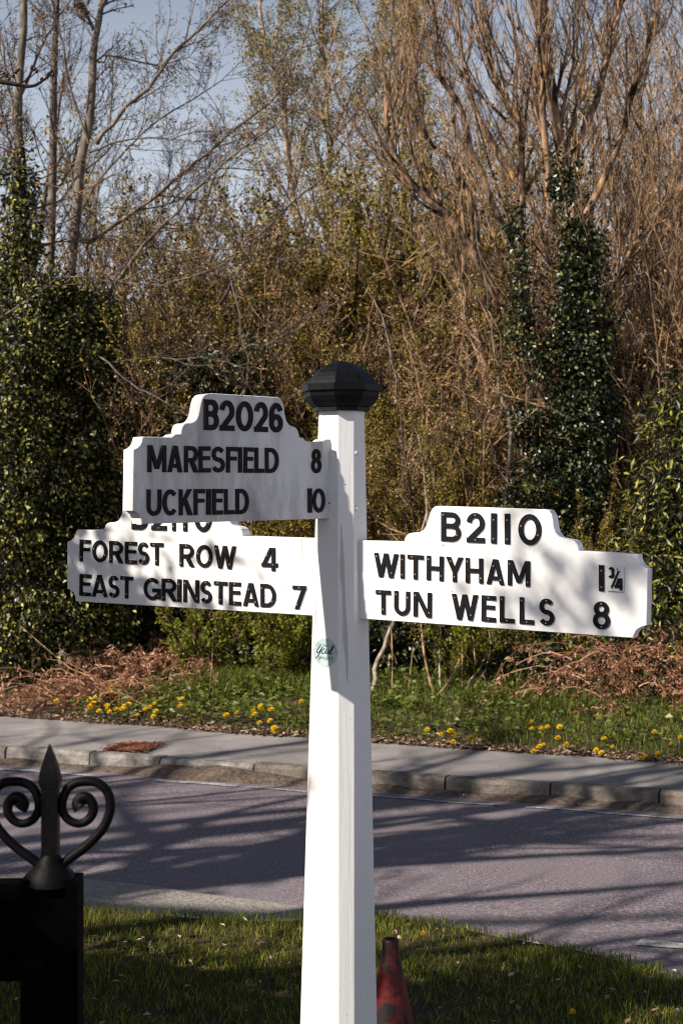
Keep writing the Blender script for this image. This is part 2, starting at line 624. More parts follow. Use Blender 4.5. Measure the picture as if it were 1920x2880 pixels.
# near grass corner and its gritty edging
ISL = [(-900, 2530), (240, 2556), (500, 2578), (700, 2592), (850, 2588), (1050, 2572), (1250, 2602), (1400, 2634),
       (1600, 2668), (1700, 2692), (1800, 2718), (1920, 2754), (2100, 2830), (2300, 2960)]
isl = [G(x, y, 0.0) for x, y in ISL]
isl_poly = [p[:2] for p in isl] + [np.array([1.1, 3.0]), np.array([.9, .5]), np.array([-6, .5])]
g = Geo()
n = len(isl_poly)
top = [(p[0], p[1], .0) for p in isl_poly]
bot = [(p[0] + (.0), p[1] + .05, -.1) for p in isl_poly]
g.poly(top + bot, [tuple(range(n))] + [(i, (i + 1) % n, n + (i + 1) % n, n + i) for i in range(n)])
obj('grass_corner', g.mesh('grass_corner', M['soil']), kind='structure')
g = Geo()
up = [(-900, 2452), (240, 2474), (400, 2490), (620, 2520), (850, 2548), (1050, 2560)]
lo = [(-900, 2560), (240, 2580), (400, 2590), (620, 2610), (850, 2610), (1050, 2600)]
v = [G(x, y, -.028) for x, y in up] + [G(x, y, -.028) for x, y in lo] + [G(x, y - 3, -.058) for x, y in up]
n = len(up)
g.add(v, [(i, n + i, n + i + 1, i + 1) for i in range(n - 1)] + [(2 * n + i, i, i + 1, 2 * n + i + 1) for i in range(n - 1)])
obj('kerb_strip', g.mesh('kerb_strip', M['sand']), kind='structure')

# ------------------------------------------------------------------ the fingerpost
POST = np.array([0.0, 4.4, 0.0])
post = thing('fingerpost', 'white wooden fingerpost with three black lettered arms and a black cap', 'signpost', POST)
TH = rad(33)


def octo(side, ch, z):
    """square of given side with chamfer leg ch, turned so that its main face looks left of the camera"""
    h = side / 2
    k = h - ch
    loc = [(-k, -h), (k, -h), (h, -k), (h, k), (k, h), (-k, h), (-h, k), (-h, -k)]
    c, s_ = math.cos(TH), math.sin(TH)
    # local x axis -> (cos, -sin): front face normal turns to the left
    return [(POST[0] + x * c + y * s_ * 1.0, POST[1] - x * s_ + y * c, z) for x, y in loc]


def zrow(py):
    return EYE - (py - HY) / FPX * 4.4


g = Geo()
zb, zt = -.08, zrow(1158)
zs = np.linspace(zt, zb, 10)
rows = []
for z in zs:
    u = (zrow(1165) - z) / (zrow(1165) - zrow(2880))
    rows.append([(x - .008 * u, y, zz) for x, y, zz in octo(.119 + .063 * u, .0325, z)])
v = np.array(rows).reshape(-1, 3)
f = [(r * 8 + i, (r + 1) * 8 + i, (r + 1) * 8 + (i + 1) % 8, r * 8 + (i + 1) % 8) for r in range(len(zs) - 1) for i in range(8)]
g.add(v, f)
g.poly(rows[0], [tuple(range(8))])
me = g.mesh('post', M['paint'], POST)
bm = bmesh.new()
bm.from_mesh(me)
bmesh.ops.remove_doubles(bm, verts=bm.verts, dist=1e-5)
bmesh.ops.recalc_face_normals(bm, faces=bm.faces)
bm.normal_update()
ed = [e for e in bm.edges if len(e.link_faces) == 2 and abs(e.verts[0].co.z - e.verts[1].co.z) > .1]
bmesh.ops.bevel(bm, geom=ed, offset=.0022, segments=2, affect='EDGES', profile=.5)
bm.to_mesh(me)
bm.free()
obj('post', me, post)

# cap: regular octagon rings
prof = [(.0, 1158, 0), (.072, 1158, 0), (.0805, 1158, 0), (.0795, 1147, 0), (.083, 1145, 0), (.091, 1139, 0), (.099, 1130, 0), (.105, 1117, 0), (.1065, 1104, 0),
        (.1125, 1103, 0), (.1135, 1101, 0), (.1135, 1084, 0), (.112, 1082, 0), (.1005, 1081, 0), (.096, 1074, 0), (.088, 1063, 0), (.077, 1050, 0), (.061, 1037, 0),
        (.043, 1027, 0), (.025, 1019, 0), (.010, 1015.5, 0), (.0, 1015, 0)]
g = Geo()
rows = []
for r_, py, _ in prof:
    z = zrow(py)
    rr = max(r_, 1e-5)
    rows.append([(POST[0] + rr * math.sin(rad(-10.5 + 45 * k)), POST[1] - rr * math.cos(rad(-10.5 + 45 * k)), z) for k in range(8)])
v = np.array(rows).reshape(-1, 3)
f = [(r * 8 + i, r * 8 + (i + 1) % 8, (r + 1) * 8 + (i + 1) % 8, (r + 1) * 8 + i) for r in range(len(rows) - 1) for i in range(8)]
g.add(v, f)
obj('post_cap', g.mesh('post_cap', M['cap'], POST), post)

# bolt heads on the right face
c, s_ = math.cos(TH), math.sin(TH)
for py in (1275, 1430):
    z = zrow(py)
    g = Geo()
    base = None
    u = (zrow(1165) - z) / (zrow(1165) - zrow(2880))
    hs = (.119 + .063 * u) / 2
    nrm = np.array([c, -s_, 0])
    tan = np.array([s_, c, 0])
    ctr = POST + nrm * hs - tan * .018 + np.array([-.008 * u, 0, z])
    v = []
    for rr, hh in ((.0085, -.002), (.0085, .002), (.006, .0042)):
        for k in range(10):
            a = 2 * math.pi * k / 10
            v.append(ctr + nrm * hh + tan * rr * math.cos(a) + np.array([0, 0, rr * math.sin(a)]))
    fs = [(r * 10 + i, r * 10 + (i + 1) % 10, (r + 1) * 10 + (i + 1) % 10, (r + 1) * 10 + i) for r in range(2) for i in range(10)]
    g.poly(v, fs + [tuple(range(20, 30))])
    obj('bolt', g.mesh('bolt', M['paint'], POST), post)


# --- letters -----------------------------------------------------------------
def ell(cx, cy, rx, ry, a0, a1, n=18):
    return [(cx + rx * math.cos(rad(a)), cy + ry * math.sin(rad(a))) for a in np.linspace(a0, a1, n)]


def rect(x0, y0, x1, y1):
    return ('q', [(x0, y0), (x1, y0), (x1, y1), (x0, y1)])


def glyph(ch, w, h, s):
    hs = s / 2
    Q = lambda *p: ('q', list(p))
    if ch in 'I1':
        return [rect(0, 0, w, h)], [(w / 2, .15 * h), (w / 2, .78 * h)]
    if ch == 'L':
        return [rect(0, 0, s, h), rect(s * .5, 0, w, s)], [(hs, .88 * h), (w * .5, hs)]
    if ch in 'EF':
        r = [rect(0, 0, s, h), rect(s * .5, h - s, w, h), rect(s * .5, h * .56 - hs, w * .93, h * .56 + hs * .8)]
        if ch == 'E':
            r.append(rect(s * .5, 0, w, s))
        return r, [(w * .5, h - hs), (w * .5, hs) if ch == 'E' else (hs, .2 * h)]
    if ch == 'T':
        return [rect(0, h - s, w, h), rect(w / 2 - hs, 0, w / 2 + hs, h - s * .5)], [(w * .3, h - hs), (w / 2, .2 * h)]
    if ch == 'H':
        return [rect(0, 0, s, h), rect(w - s, 0, w, h), rect(s * .5, h * .5 - hs, w - s * .5, h * .5 + hs)], [(hs, .85 * h), (w - hs, .2 * h)]
    if ch == 'N':
        return [rect(0, 0, s, h), rect(w - s, 0, w, h), Q((w - s * 1.25, 0), (w - .1 * s, 0), (s * 1.25, h), (.1 * s, h))], [(hs, .85 * h), (w - hs, .18 * h)]
    if ch == 'M':
        vy = .12 * h
        return [rect(0, 0, s, h), rect(w - s, 0, w, h), Q((w / 2 - s * .5, vy), (w / 2 + s * .5, vy), (s * 1.2, h), (.1 * s, h)),
                Q((w / 2 - s * .5, vy), (w / 2 + s * .5, vy), (w - .1 * s, h), (w - s * 1.2, h))], [(hs, .85 * h), (w - hs, .16 * h)]
    if ch == 'A':
        k = s * 1.08
        return [Q((0, 0), (k, 0), (w / 2 + s * .45, h), (w / 2 - s * .62, h)), Q((w - k, 0), (w, 0), (w / 2 + s * .62, h), (w / 2 - s * .45, h)),
                rect(w * .2, h * .17, w * .8, h * .17 + s * .9)], [(w * .4, .72 * h), (w * .8, .18 * h)]
    if ch == 'W':
        k = s * 1.05
        b1, b2 = .29 * w, .71 * w
        return [Q((b1 - k / 2, 0), (b1 + k / 2, 0), (k, h), (0, h)), Q((b1 - k / 2, 0), (b1 + k / 2, 0), (w / 2 + k / 2, h), (w / 2 - k / 2, h)),
                Q((b2 - k / 2, 0), (b2 + k / 2, 0), (w / 2 + k / 2, h), (w / 2 - k / 2, h)), Q((b2 - k / 2, 0), (b2 + k / 2, 0), (w, h), (w - k, h))], \
            [(k * .7, .85 * h), (b2 + k * .2, .2 * h)]
    if ch == 'Y':
        k = s * 1.15
        return [rect(w / 2 - hs, 0, w / 2 + hs, .44 * h), Q((w / 2 - hs, .38 * h), (w / 2 + hs, .38 * h), (k, h), (0, h)),
                Q((w / 2 - hs, .38 * h), (w / 2 + hs, .38 * h), (w, h), (w - k, h))], [(k, .82 * h), (w / 2, .2 * h)]
    if ch == 'K':
        return [rect(0, 0, s, h), Q((s * .8, .28 * h), (s * .9, .50 * h), (w - s * 1.25, h), (w, h))[0:2] and ('q', [(s * .8, .27 * h), (w, h), (w - s * 1.25, h), (s * .8, .52 * h)]),
                Q((w - s * 1.2, 0), (w + .03 * w, 0), (w * .62, .60 * h), (w * .36, .52 * h))], [(hs, .85 * h), (w * .8, .15 * h)]
    if ch in 'O0':
        return [('c', ell(w / 2, h / 2, w / 2 - hs, h / 2 - hs, 0, 360, 33)[:-1])], [(hs * 1.1, .6 * h), (w - hs * 1.3, .33 * h)]
    if ch == 'C':
        return [('s', ell(w / 2 + .02 * w, h / 2, w / 2 - hs, h / 2 - hs, 42, 318, 26))], [(w * .5, h - hs), (w * .55, hs)]
    if ch == 'G':
        return [('s', ell(w / 2, h / 2, w / 2 - hs, h / 2 - hs, 40, 318, 26)), rect(w * .52, .36 * h, w, .36 * h + s), rect(w - s, .06 * h, w, .36 * h + s * .5)], \
            [(w * .42, h - hs), (w - hs, .2 * h)]
    if ch == 'U':
        r_ = w / 2 - hs
        ry = min(r_ * 1.1, h * .4)
        return [('s', [(hs, h), (hs, h * .6)] + ell(w / 2, hs + ry, r_, ry, 180, 360, 14) + [(w - hs, h * .6), (w - hs, h)])], [(hs, .85 * h), (w - hs, .75 * h)]
    if ch == 'D':
        return [rect(0, 0, s, h), ('s', [(s * .5, h - hs), (w * .38, h - hs)] + ell(w * .42, h / 2, w * .58 - hs, h / 2 - hs, 84, -84, 16) + [(w * .38, hs), (s * .5, hs)])], \
            [(hs, .8 * h), (w - s, .25 * h)]
    if ch == 'B':
        ym = .53 * h
        u = (h - hs - ym) / 2
        l = (ym - hs) / 2
        return [rect(0, 0, s, h), ('s', [(s * .5, h - hs), (w * .5, h - hs)] + ell(w * .55, ym + u, w * .41 - hs, u, 86, -86, 10) + [(w * .5, ym), (s * .5, ym)]),
                ('s', [(s * .5, ym), (w * .5, ym)] + ell(w * .55, hs + l, w * .45 - hs, l, 86, -86, 10) + [(w * .5, hs), (s * .5, hs)])], [(hs, .9 * h), (w * .8, .22 * h)]
    if ch == 'R':
        ym = .46 * h
        u = (h - hs - ym) / 2
        return [rect(0, 0, s, h), ('s', [(s * .5, h - hs), (w * .48, h - hs)] + ell(w * .52, ym + u, w * .48 - hs, u, 86, -86, 12) + [(w * .48, ym), (s * .5, ym)]),
                Q((w - s * 1.15, 0), (w + .03 * w, 0), (w * .66, .48 * h), (w * .36, .44 * h))], [(w * .5, h - hs), (hs, .15 * h)]
    if ch == 'S':
        ry = (.5 * h - hs) / 2
        return [('s', ell(w / 2, h - hs - ry, w / 2 - hs * 1.15, ry, 28, 262, 16) + ell(w / 2, hs + ry, w / 2 - hs, ry, 82, -155, 18))], [(w * .5, h - hs), (w * .45, hs)]
    if ch == '2':
        ry = .27 * h
        return [('s', ell(w / 2, h - hs - ry, w / 2 - hs, ry, 172, -32, 16) + [(hs * 1.5, s * .75)]), rect(0, 0, w, s)], [(w / 2, h - hs), (w / 2, hs)]
    if ch == '3':
        ry = (.5 * h - hs) / 2
        return [('s', ell(w / 2, h - hs - ry, w / 2 - hs, ry, 150, -80, 12)), ('s', ell(w / 2, hs + ry, w / 2 - hs, ry, 80, -150, 12))], []
    if ch == '4':
        return [rect(w * .62, 0, w * .62 + s, h), rect(0, .17 * h, w, .17 * h + s), ('q', [(0, .25 * h), (s * 1.1, .25 * h), (w * .62 + s * .5, h), (w * .62 - s * .55, h)])], \
            [(w * .36, .66 * h), (w * .72, .27 * h)]
    if ch == '6':
        ry = .31 * h - hs
        return [('c', ell(w / 2, hs + ry, w / 2 - hs, ry, 0, 360, 25)[:-1]), ('s', ell(w / 2, h * .6, w / 2 - hs, h * .4 - hs, 25, 180, 14) + [(hs, hs + ry)])], [(w * .5, h - hs), (w / 2, hs)]
    if ch == '7':
        return [rect(0, h - s, w, h), Q((w * .14, 0), (w * .14 + s * 1.15, 0), (w, h - s * .6), (w - s * 1.2, h - s * .6))], [(w * .5, h - hs), (w * .32, .18 * h)]
    if ch == '8':
        yu = .54 * h
        return [('c', ell(w / 2, (h - hs + yu) / 2, w * .44 - hs, (h - hs - yu) / 2, 0, 360, 23)[:-1]),
                ('c', ell(w / 2, (yu + hs) / 2, w / 2 - hs, (yu - hs) / 2, 0, 360, 25)[:-1])], [(w / 2, h - hs), (w / 2, hs)]
    if ch == '/':
        return [Q((0, 0), (s * 1.2, 0), (w, h), (w - s * 1.2, h))], []
    return [], []


def raise_shapes(geo, shapes, s, frame, thick, bev, mat=0, z0=-.0006):
    """frame(x, y, z) -> world; z is height off the surface"""
    for k, (kind, pts) in enumerate(shapes):
        zt_ = thick + .00022 * k
        p = np.array(pts, float)
        if kind == 'q':
            area = sum(p[i][0] * p[(i + 1) % 4][1] - p[(i + 1) % 4][0] * p[i][1] for i in range(4))
            if area < 0:
                p = p[::-1]
            ins = []
            for i in range(4):
                a, b, c_ = p[i - 1], p[i], p[(i + 1) % 4]
                n1 = np.array([-(b - a)[1], (b - a)[0]]) / (np.linalg.norm(b - a) + 1e-9)
                n2 = np.array([-(c_ - b)[1], (c_ - b)[0]]) / (np.linalg.norm(c_ - b) + 1e-9)
                m_ = n1 + n2
                m_ = m_ / max(.4, 1 + float(n1 @ n2))
                ins.append(b + m_ * bev)
            v = [frame(x, y, z0) for x, y in p] + [frame(x, y, zt_ - bev) for x, y in p] + [frame(x, y, zt_) for x, y in ins]
            f = [(r * 4 + i, r * 4 + (i + 1) % 4, (r + 1) * 4 + (i + 1) % 4, (r + 1) * 4 + i) for r in range(2) for i in range(4)] + [(8, 9, 10, 11)]
            geo.poly(v, f, mat)
        else:
            closed = kind == 'c'
            n = len(p)
            if closed:
                tg = np.roll(p, -1, 0) - np.roll(p, 1, 0)
            else:
                tg = np.gradient(p, axis=0)
            tg = tg / (np.linalg.norm(tg, axis=1, keepdims=True) + 1e-9)
            nr = np.stack([-tg[:, 1], tg[:, 0]], 1)
            v = []
            for i in range(n):
                for off, z in ((s / 2, z0), (s / 2, zt_ - bev), (s / 2 - bev, zt_), (-s / 2 + bev, zt_), (-s / 2, zt_ - bev), (-s / 2, z0)):
                    q_ = p[i] + nr[i] * off
                    v.append(frame(q_[0], q_[1], z))
            f = []
            for i in range(n if closed else n - 1):
                j = (i + 1) % n
                f += [(i * 6 + r, j * 6 + r, j * 6 + r + 1, i * 6 + r + 1) for r in range(5)]
            if not closed:
                f += [tuple(range(6)), tuple(range((n - 1) * 6, n * 6))[::-1]]
            geo.poly(v, f, mat)


class Board:
    def __init__(s, ang, left, label, mat, thick=.048):
        s.b = ang
        d = np.array([-math.cos(ang), -math.sin(ang), 0]) if left == 'near' else (
            np.array([-math.cos(ang), math.sin(ang), 0]) if left == 'far' else np.array([math.cos(ang), -math.sin(ang), 0]))
        s.d = d
        nn = np.array([-d[1], d[0], 0])
        if nn[1] > 0:
            nn = -nn
        s.n = nn
        s.ux = d if d[0] > 0 else -d                  # text runs to the right
        s.p0 = POST + nn * (thick / 2)
        s.t = thick
        s.mat = mat
        s.screw = M['letter'] if left == 'near' else M['screw']
        s.label = label

    def uv(s, px, py):
        o = np.array([0, 0, EYE])
        r = np.array([(px - CX) / FPX, 1., -(py - HY) / FPX])
        k = ((s.p0 - o) @ s.n) / (r @ s.n)
        q = o + r * k - s.p0
        return np.array([q @ s.ux, q[2]])

    def w(s, u, v, z):
        return s.p0 + s.ux * u + np.array([0, 0, v]) + s.n * z

    def build(s, outline):
        uvs = [s.uv(*p) if len(p) == 2 else np.array([p[1], s.uv(p[0], p[2])[1]]) for p in outline]
        me = bpy.data.meshes.new('arm')
        bm = bmesh.new()
        fr = [bm.verts.new(s.w(u, v, 0) - POST) for u, v in uvs]
        bk = [bm.verts.new(s.w(u, v, -s.t) - POST) for u, v in uvs]
        n = len(fr)
        ff = bm.faces.new(fr)
        bm.faces.new(bk[::-1])
        for i in range(n):
            bm.faces.new((fr[i], bk[i], bk[(i + 1) % n], fr[(i + 1) % n]))
        bmesh.ops.recalc_face_normals(bm, faces=bm.faces)
        bmesh.ops.bevel(bm, geom=list(ff.edges), offset=.0016, segments=1, affect='EDGES')
        bm.to_mesh(me)
        bm.free()
        me.materials.append(s.mat)
        s.o = obj('arm', me, post)
        s.o['label'] = s.label

    def text(s, row, conv, stroke, thick=.0048):
        """row: list of (char, x0, x1, ytop, ybottom) in crop pixels; conv maps them to photograph pixels"""
        bs = []
        for ch, x0, x1, y0, y1 in row:
            xm = (x0 + x1) / 2
            b = s.uv(*conv(xm, y1))
            t = s.uv(*conv(xm, y0))
            l = s.uv(*conv(x0, y1))
            r = s.uv(*conv(x1, y1))
            bs.append((ch, b, t[1] - b[1], r[0] - l[0]))
        if len(bs) > 2:
            u = np.array([b[1][0] for b in bs])
            v = np.array([b[1][1] for b in bs])
            sl, ic = np.polyfit(u, v, 1)
            hm = np.polyfit(u, [b[2] for b in bs], 1)
        else:
            sl = 0
        for ch, b, h, w in bs:
            if len(bs) > 2:
                h = float(np.polyval(hm, b[0]))
                base = sl * b[0] + ic
            else:
                base = b[1]
            st = stroke * h if ch not in 'I1' else w
            shapes, scr = glyph(ch, w, h, min(st, w * .4) if ch not in 'I1' else w)
            x0 = b[0] - w / 2
            tl = random.uniform(-.012, .012)

            def frame(x, y, z, x0=x0, base=base, tl=tl, w=w):
                xx, yy = x - w / 2, y
                return s.w(x0 + w / 2 + xx + tl * yy, base + yy + (sl - tl) * xx, z)
            g = Geo()
            raise_shapes(g, shapes, min(st, w * .4), frame, thick, .0011)
            for sx, sy in scr:
                ring = [frame(sx + .0026 * math.cos(a), sy + .0026 * math.sin(a), thick + .0003) for a in np.linspace(0, 2 * math.pi, 9)[:-1]]
                ring2 = [frame(sx + .0018 * math.cos(a), sy + .0018 * math.sin(a), thick + .0009) for a in np.linspace(0, 2 * math.pi, 9)[:-1]]
                g.poly(ring + ring2, [(i, (i + 1) % 8, 8 + (i + 1) % 8, 8 + i) for i in range(8)] + [tuple(range(8, 16))], 1)
            obj('letter', g.mesh('letter', [M['letter'], s.screw], POST), s.o)


cA = lambda x, y: (330 + x * .20408, 1090 + y * .20408)
cC = lambda x, y: (180 + x * .2551, 1440 + y * .2551)
cE = lambda x, y: (990 + x * .26786, 1400 + y * .26786)
cF = lambda x, y: (1400 + x * .28699, 1400 + y * .28699)

# upper arm, near end to the left
up_arm = Board(rad(38), 'near', 'upper arm with stained white face', M['board_dirty'])
o1 = [(340, 1880), (325, 1800), (300, 1745), (262, 1712), (208, 1697), (215, 1300), (222, 852), (270, 832), (310, 795), (335, 745), (343, 705), (355, 675),
      (745, 684), (772, 664), (805, 640), (878, 638), (881, 600), (893, 545), (920, 503), (960, 487), (1012, 486), (1060, 466), (1095, 430), (1120, 370),
      (1134, 290), (1150, 205), (1172, 142), (1202, 102), (1250, 82), (1310, 78), (2209, 132), (2242, 145), (2270, 176), (2289, 222), (2300, 300), (2311, 380),
      (2331, 455), (2365, 510), (2400, 533), (2440, 541), (2470, 562), (2490, 602), (2505, 650), (2513, 688), (2548, 690), (2568, 702), (2588, 732), (2612, 742),
      (2795, 748), (2830, 738), (2865, 710), (2970, 711)]
out = [cA(*p) for p in o1]
e_t = up_arm.uv(*cA(2970, 711))
e_b = up_arm.uv(*cA(2954, 1805))
pts_uv = [tuple(up_arm.uv(*p)) for p in out]


def build_uv(board, uvs):
    board.uv_saved = uvs
    orig = board.uv
    board.uv = lambda *p: np.array(p)
    board.build(uvs)
    board.uv = orig


build_uv(up_arm, pts_uv + [(e_t[0] + .05, e_t[1]), (e_b[0] + .05, e_b[1]), tuple(e_b)])
up_arm.text([('B', 1188, 1395, 165, 588), ('2', 1410, 1610, 172, 595), ('0', 1634, 1864, 190, 605), ('2', 1884, 2069, 205, 615), ('6', 2091, 2274, 205, 618)], cA, .175, .0045)
up_arm.text([('M', 415, 672, 795, 1170), ('A', 690, 890, 803, 1170), ('R', 917, 1108, 806, 1171), ('E', 1122, 1282, 812, 1171), ('S', 1298, 1478, 815, 1171),
             ('F', 1497, 1647, 818, 1171), ('I', 1662, 1714, 820, 1172), ('E', 1736, 1871, 823, 1172), ('L', 1889, 2016, 828, 1172), ('D', 2033, 2219, 831, 1172),
             ('8', 2667, 2804, 848, 1190)], cA, .165, .0045)
up_arm.text([('U', 402, 605, 1398, 1764), ('C', 620, 828, 1400, 1764), ('K', 848, 1028, 1406, 1762), ('F', 1052, 1205, 1402, 1758), ('I', 1222, 1283, 1400, 1755),
             ('E', 1303, 1450, 1395, 1752), ('L', 1470, 1611, 1397, 1750), ('D', 1627, 1809, 1402, 1747), ('1', 2622, 2677, 1382, 1724), ('0', 2687, 2859, 1393, 1722)], cA, .165, .0045)

# arm going away to the left
far_arm = Board(rad(24.5), 'far', 'left arm pointing away behind the upper arm', M['board'])
o2 = [(130, 985), (124, 935), (105, 890), (75, 862), (37, 848), (37, 330), (80, 312), (110, 285), (128, 245), (136, 212), (150, 195), (445, 202), (448, 180), (457, 148),
      (475, 126), (500, 117), (570, 109), (600, 94), (625, 60), (640, 15), (648, -40), (662, -80), (690, -105), (730, -118), (1700, -75), (1740, -62), (1770, -30), (1788, 15),
      (1805, 65), (1830, 110), (1850, 138), (1880, 156), (1922, 168), (1948, 185), (1964, 215), (1972, 265), (2750, 290)]
uvs = [tuple(far_arm.uv(*cC(*p))) for p in o2]
e_b = far_arm.uv(*cC(2721, 1143))
e_t = uvs[-1]
build_uv(far_arm, uvs + [(e_t[0] + .07, e_t[1] - .003), (e_b[0] + .07, e_b[1] - .004), tuple(e_b)])
far_arm.text([('B', 752, 925, -115, 195), ('2', 970, 1135, -108, 200), ('1', 1197, 1233, -100, 205), ('1', 1318, 1360, -98, 208), ('0', 1443, 1631, -90, 222)], cC, .165)
far_arm.text([('F', 180, 298, 310, 548), ('O', 320, 484, 317, 553), ('R', 505, 655, 318, 563), ('E', 680, 808, 328, 573), ('S', 822, 942, 328, 574), ('T', 958, 1100, 335, 580),
              ('R', 1280, 1435, 352, 605), ('O', 1461, 1638, 364, 612), ('W', 1656, 1896, 372, 628), ('4', 2183, 2359, 396, 646)], cC, .165)
far_arm.text([('E', 178, 303, 690, 924), ('A', 315, 485, 695, 938), ('S', 497, 615, 701, 942), ('T', 628, 765, 711, 955), ('G', 885, 1070, 721, 970), ('R', 1085, 1243, 733, 985),
              ('I', 1255, 1295, 742, 990), ('N', 1322, 1492, 742, 1000), ('S', 1511, 1633, 752, 1005), ('T', 1656, 1801, 766, 1010), ('E', 1823, 1952, 776, 1026),
              ('A', 1978, 2148, 788, 1040), ('D', 2171, 2338, 795, 1046), ('7', 2526, 2673, 813, 1072)], cC, .165)

# arm coming towards the camera on the right
near_arm = Board(rad(24.5), 'right', 'right arm pointing towards the side road', M['board'])
o3 = [cE(70, 448), cE(545, 463), cE(551, 430), cE(570, 396), cE(600, 373), cE(640, 367), cE(705, 362), cE(745, 340), cE(775, 295), cE(796, 230), cE(816, 160), cE(840, 113),
      cE(870, 91), cE(905, 86), cF(470, 115), cF(500, 127), cF(524, 165), cF(537, 220), cF(546, 290), cF(565, 345), cF(602, 385), cF(645, 403), cF(720, 412), cF(752, 428), cF(778, 462), cF(790, 519),
      cF(1366, 556), cF(1372, 600), cF(1390, 645), cF(1425, 682), cF(1466, 700), cF(1453, 1252), cF(1400, 1268), cF(1356, 1296), cF(1332, 1338), cF(1320, 1376)]
uvs = [tuple(near_arm.uv(*p)) for p in o3]
e_t, e_b = near_arm.uv(*cE(70, 448)), near_arm.uv(*cE(78, 1270))
build_uv(near_arm, [(e_t[0] - .06, e_t[1] + .002)] + uvs + [tuple(e_b), (e_b[0] - .06, e_b[1] + .003)])
toF = lambda r: [(c, (1400 + a * .28699 - 990) / .26786, (1400 + b * .28699 - 990) / .26786, y0 * .28699 / .26786, y1 * .28699 / .26786) for c, a, b, y0, y1 in r]
near_arm.text([('B', 935, 1140, 152, 458), ('2', 1203, 1390, 155, 470), ('1', 1458, 1515, 165, 478)] + toF([('1', 67, 118, 155, 450), ('0', 200, 423, 158, 466)]), cE, .165)
near_arm.text([('W', 230, 482, 580, 836), ('I', 508, 549, 595, 845), ('T', 583, 749, 600, 857), ('H', 783, 957, 613, 867), ('Y', 990, 1165, 622, 878), ('H', 1192, 1375, 635, 898),
               ('A', 1410, 1595, 650, 908)] + toF([('M', 95, 312, 612, 865), ('1', 988, 1040, 658, 913)]), cE, .168)
near_arm.text([('T', 253, 406, 968, 1220), ('U', 443, 606, 980, 1242), ('N', 645, 832, 995, 1250), ('W', 1048, 1320, 1012, 1282), ('E', 1357, 1505, 1033, 1295)] +
              toF([('L', 17, 160, 970, 1225), ('L', 212, 353, 975, 1240), ('S', 402, 552, 980, 1247), ('8', 930, 1097, 1018, 1292)]), cE, .168)
# fraction plate
g = Geo()
a = near_arm.uv(*cF(1072, 912))
b = near_arm.uv(*cF(1232, 660))
w_, h_ = b[0] - a[0], b[1] - a[1]
fr = lambda x, y, z: near_arm.w(a[0] + x, a[1] + y - .045 * x, z)
raise_shapes(g, [rect(0, 0, w_, h_)], .01, fr, .005, .001, 0)
for ch, x, y, ww, hh, st in (('3', .06, .50, .40, .43, .0075), ('4', .45, .06, .50, .46, .0075), ('/', .22, .16, .56, .64, .0045)):
    sh, _ = glyph(ch, ww * w_, hh * h_, st)
    f2 = lambda X, Y, Z, x=x, y=y: fr(x * w_ + X, y * h_ + Y, .005 + Z)
    raise_shapes(g, sh, st, f2, .003, .0006, 1)
for x, y in ((.62, .86), (.30, .12)):
    raise_shapes(g, [('q', [(x * w_ - .0022, y * h_), (x * w_, y * h_ - .0022), (x * w_ + .0022, y * h_), (x * w_, y * h_ + .0022)])], .003,
                 lambda X, Y, Z: fr(X, Y, .005 + Z), .0015, .0003, 1)
obj('fraction_plate', g.mesh('fraction_plate', [M['paint'], M['letter']], POST), near_arm.o)

# round sticker on the left face
M['sticker'] = mat_plain('pale blue sticker', (.42, .54, .53), .3, .4, .2, 60., .02)
zc = zrow(1829)
u_ = (zrow(1165) - zc) / (zrow(1165) - zrow(2880))
hs_ = (.119 + .063 * u_) / 2
nrm = np.array([-s_, -c, 0])
tx = np.array([c, -s_, 0])
tilt = .063 / 2 / (zrow(1165) - zrow(2880))            # the face leans with the taper
vz = unit(np.array([nrm[0] * -tilt, nrm[1] * -tilt, 1.0]))
sc0 = POST + nrm * hs_ + np.array([-.008 * u_, 0, zc]) - tx * .002
stf = lambda x, y, z: sc0 + tx * x + vz * y + nrm * (z + .0006)
g = Geo()
ring = [stf(.0385 * math.cos(a_), .039 * math.sin(a_), .0) for a_ in np.linspace(0, 2 * math.pi, 41)[:-1]]
ring1 = [stf(.0385 * math.cos(a_), .039 * math.sin(a_), .0006) for a_ in np.linspace(0, 2 * math.pi, 41)[:-1]]
g.poly(ring + ring1, [(i, (i + 1) % 40, 40 + (i + 1) % 40, 40 + i) for i in range(40)] + [tuple(range(40, 80))])
sticker = obj('sticker', g.mesh('sticker', M['sticker'], POST), post)
g = Geo()
px2 = lambda X, Y: ((X - 532) / 5.6 * .001 / math.cos(TH), (280 - Y) / 5.6 * .001)


def script(pts, st, n=None):
    q = spline([px2(*p) for p in pts], n or len(pts) * 5)
    raise_shapes(g, [('s', q)], st, lambda x, y, z: stf(x, y, .0006 + z), .0004, .0001, 0, 0.)


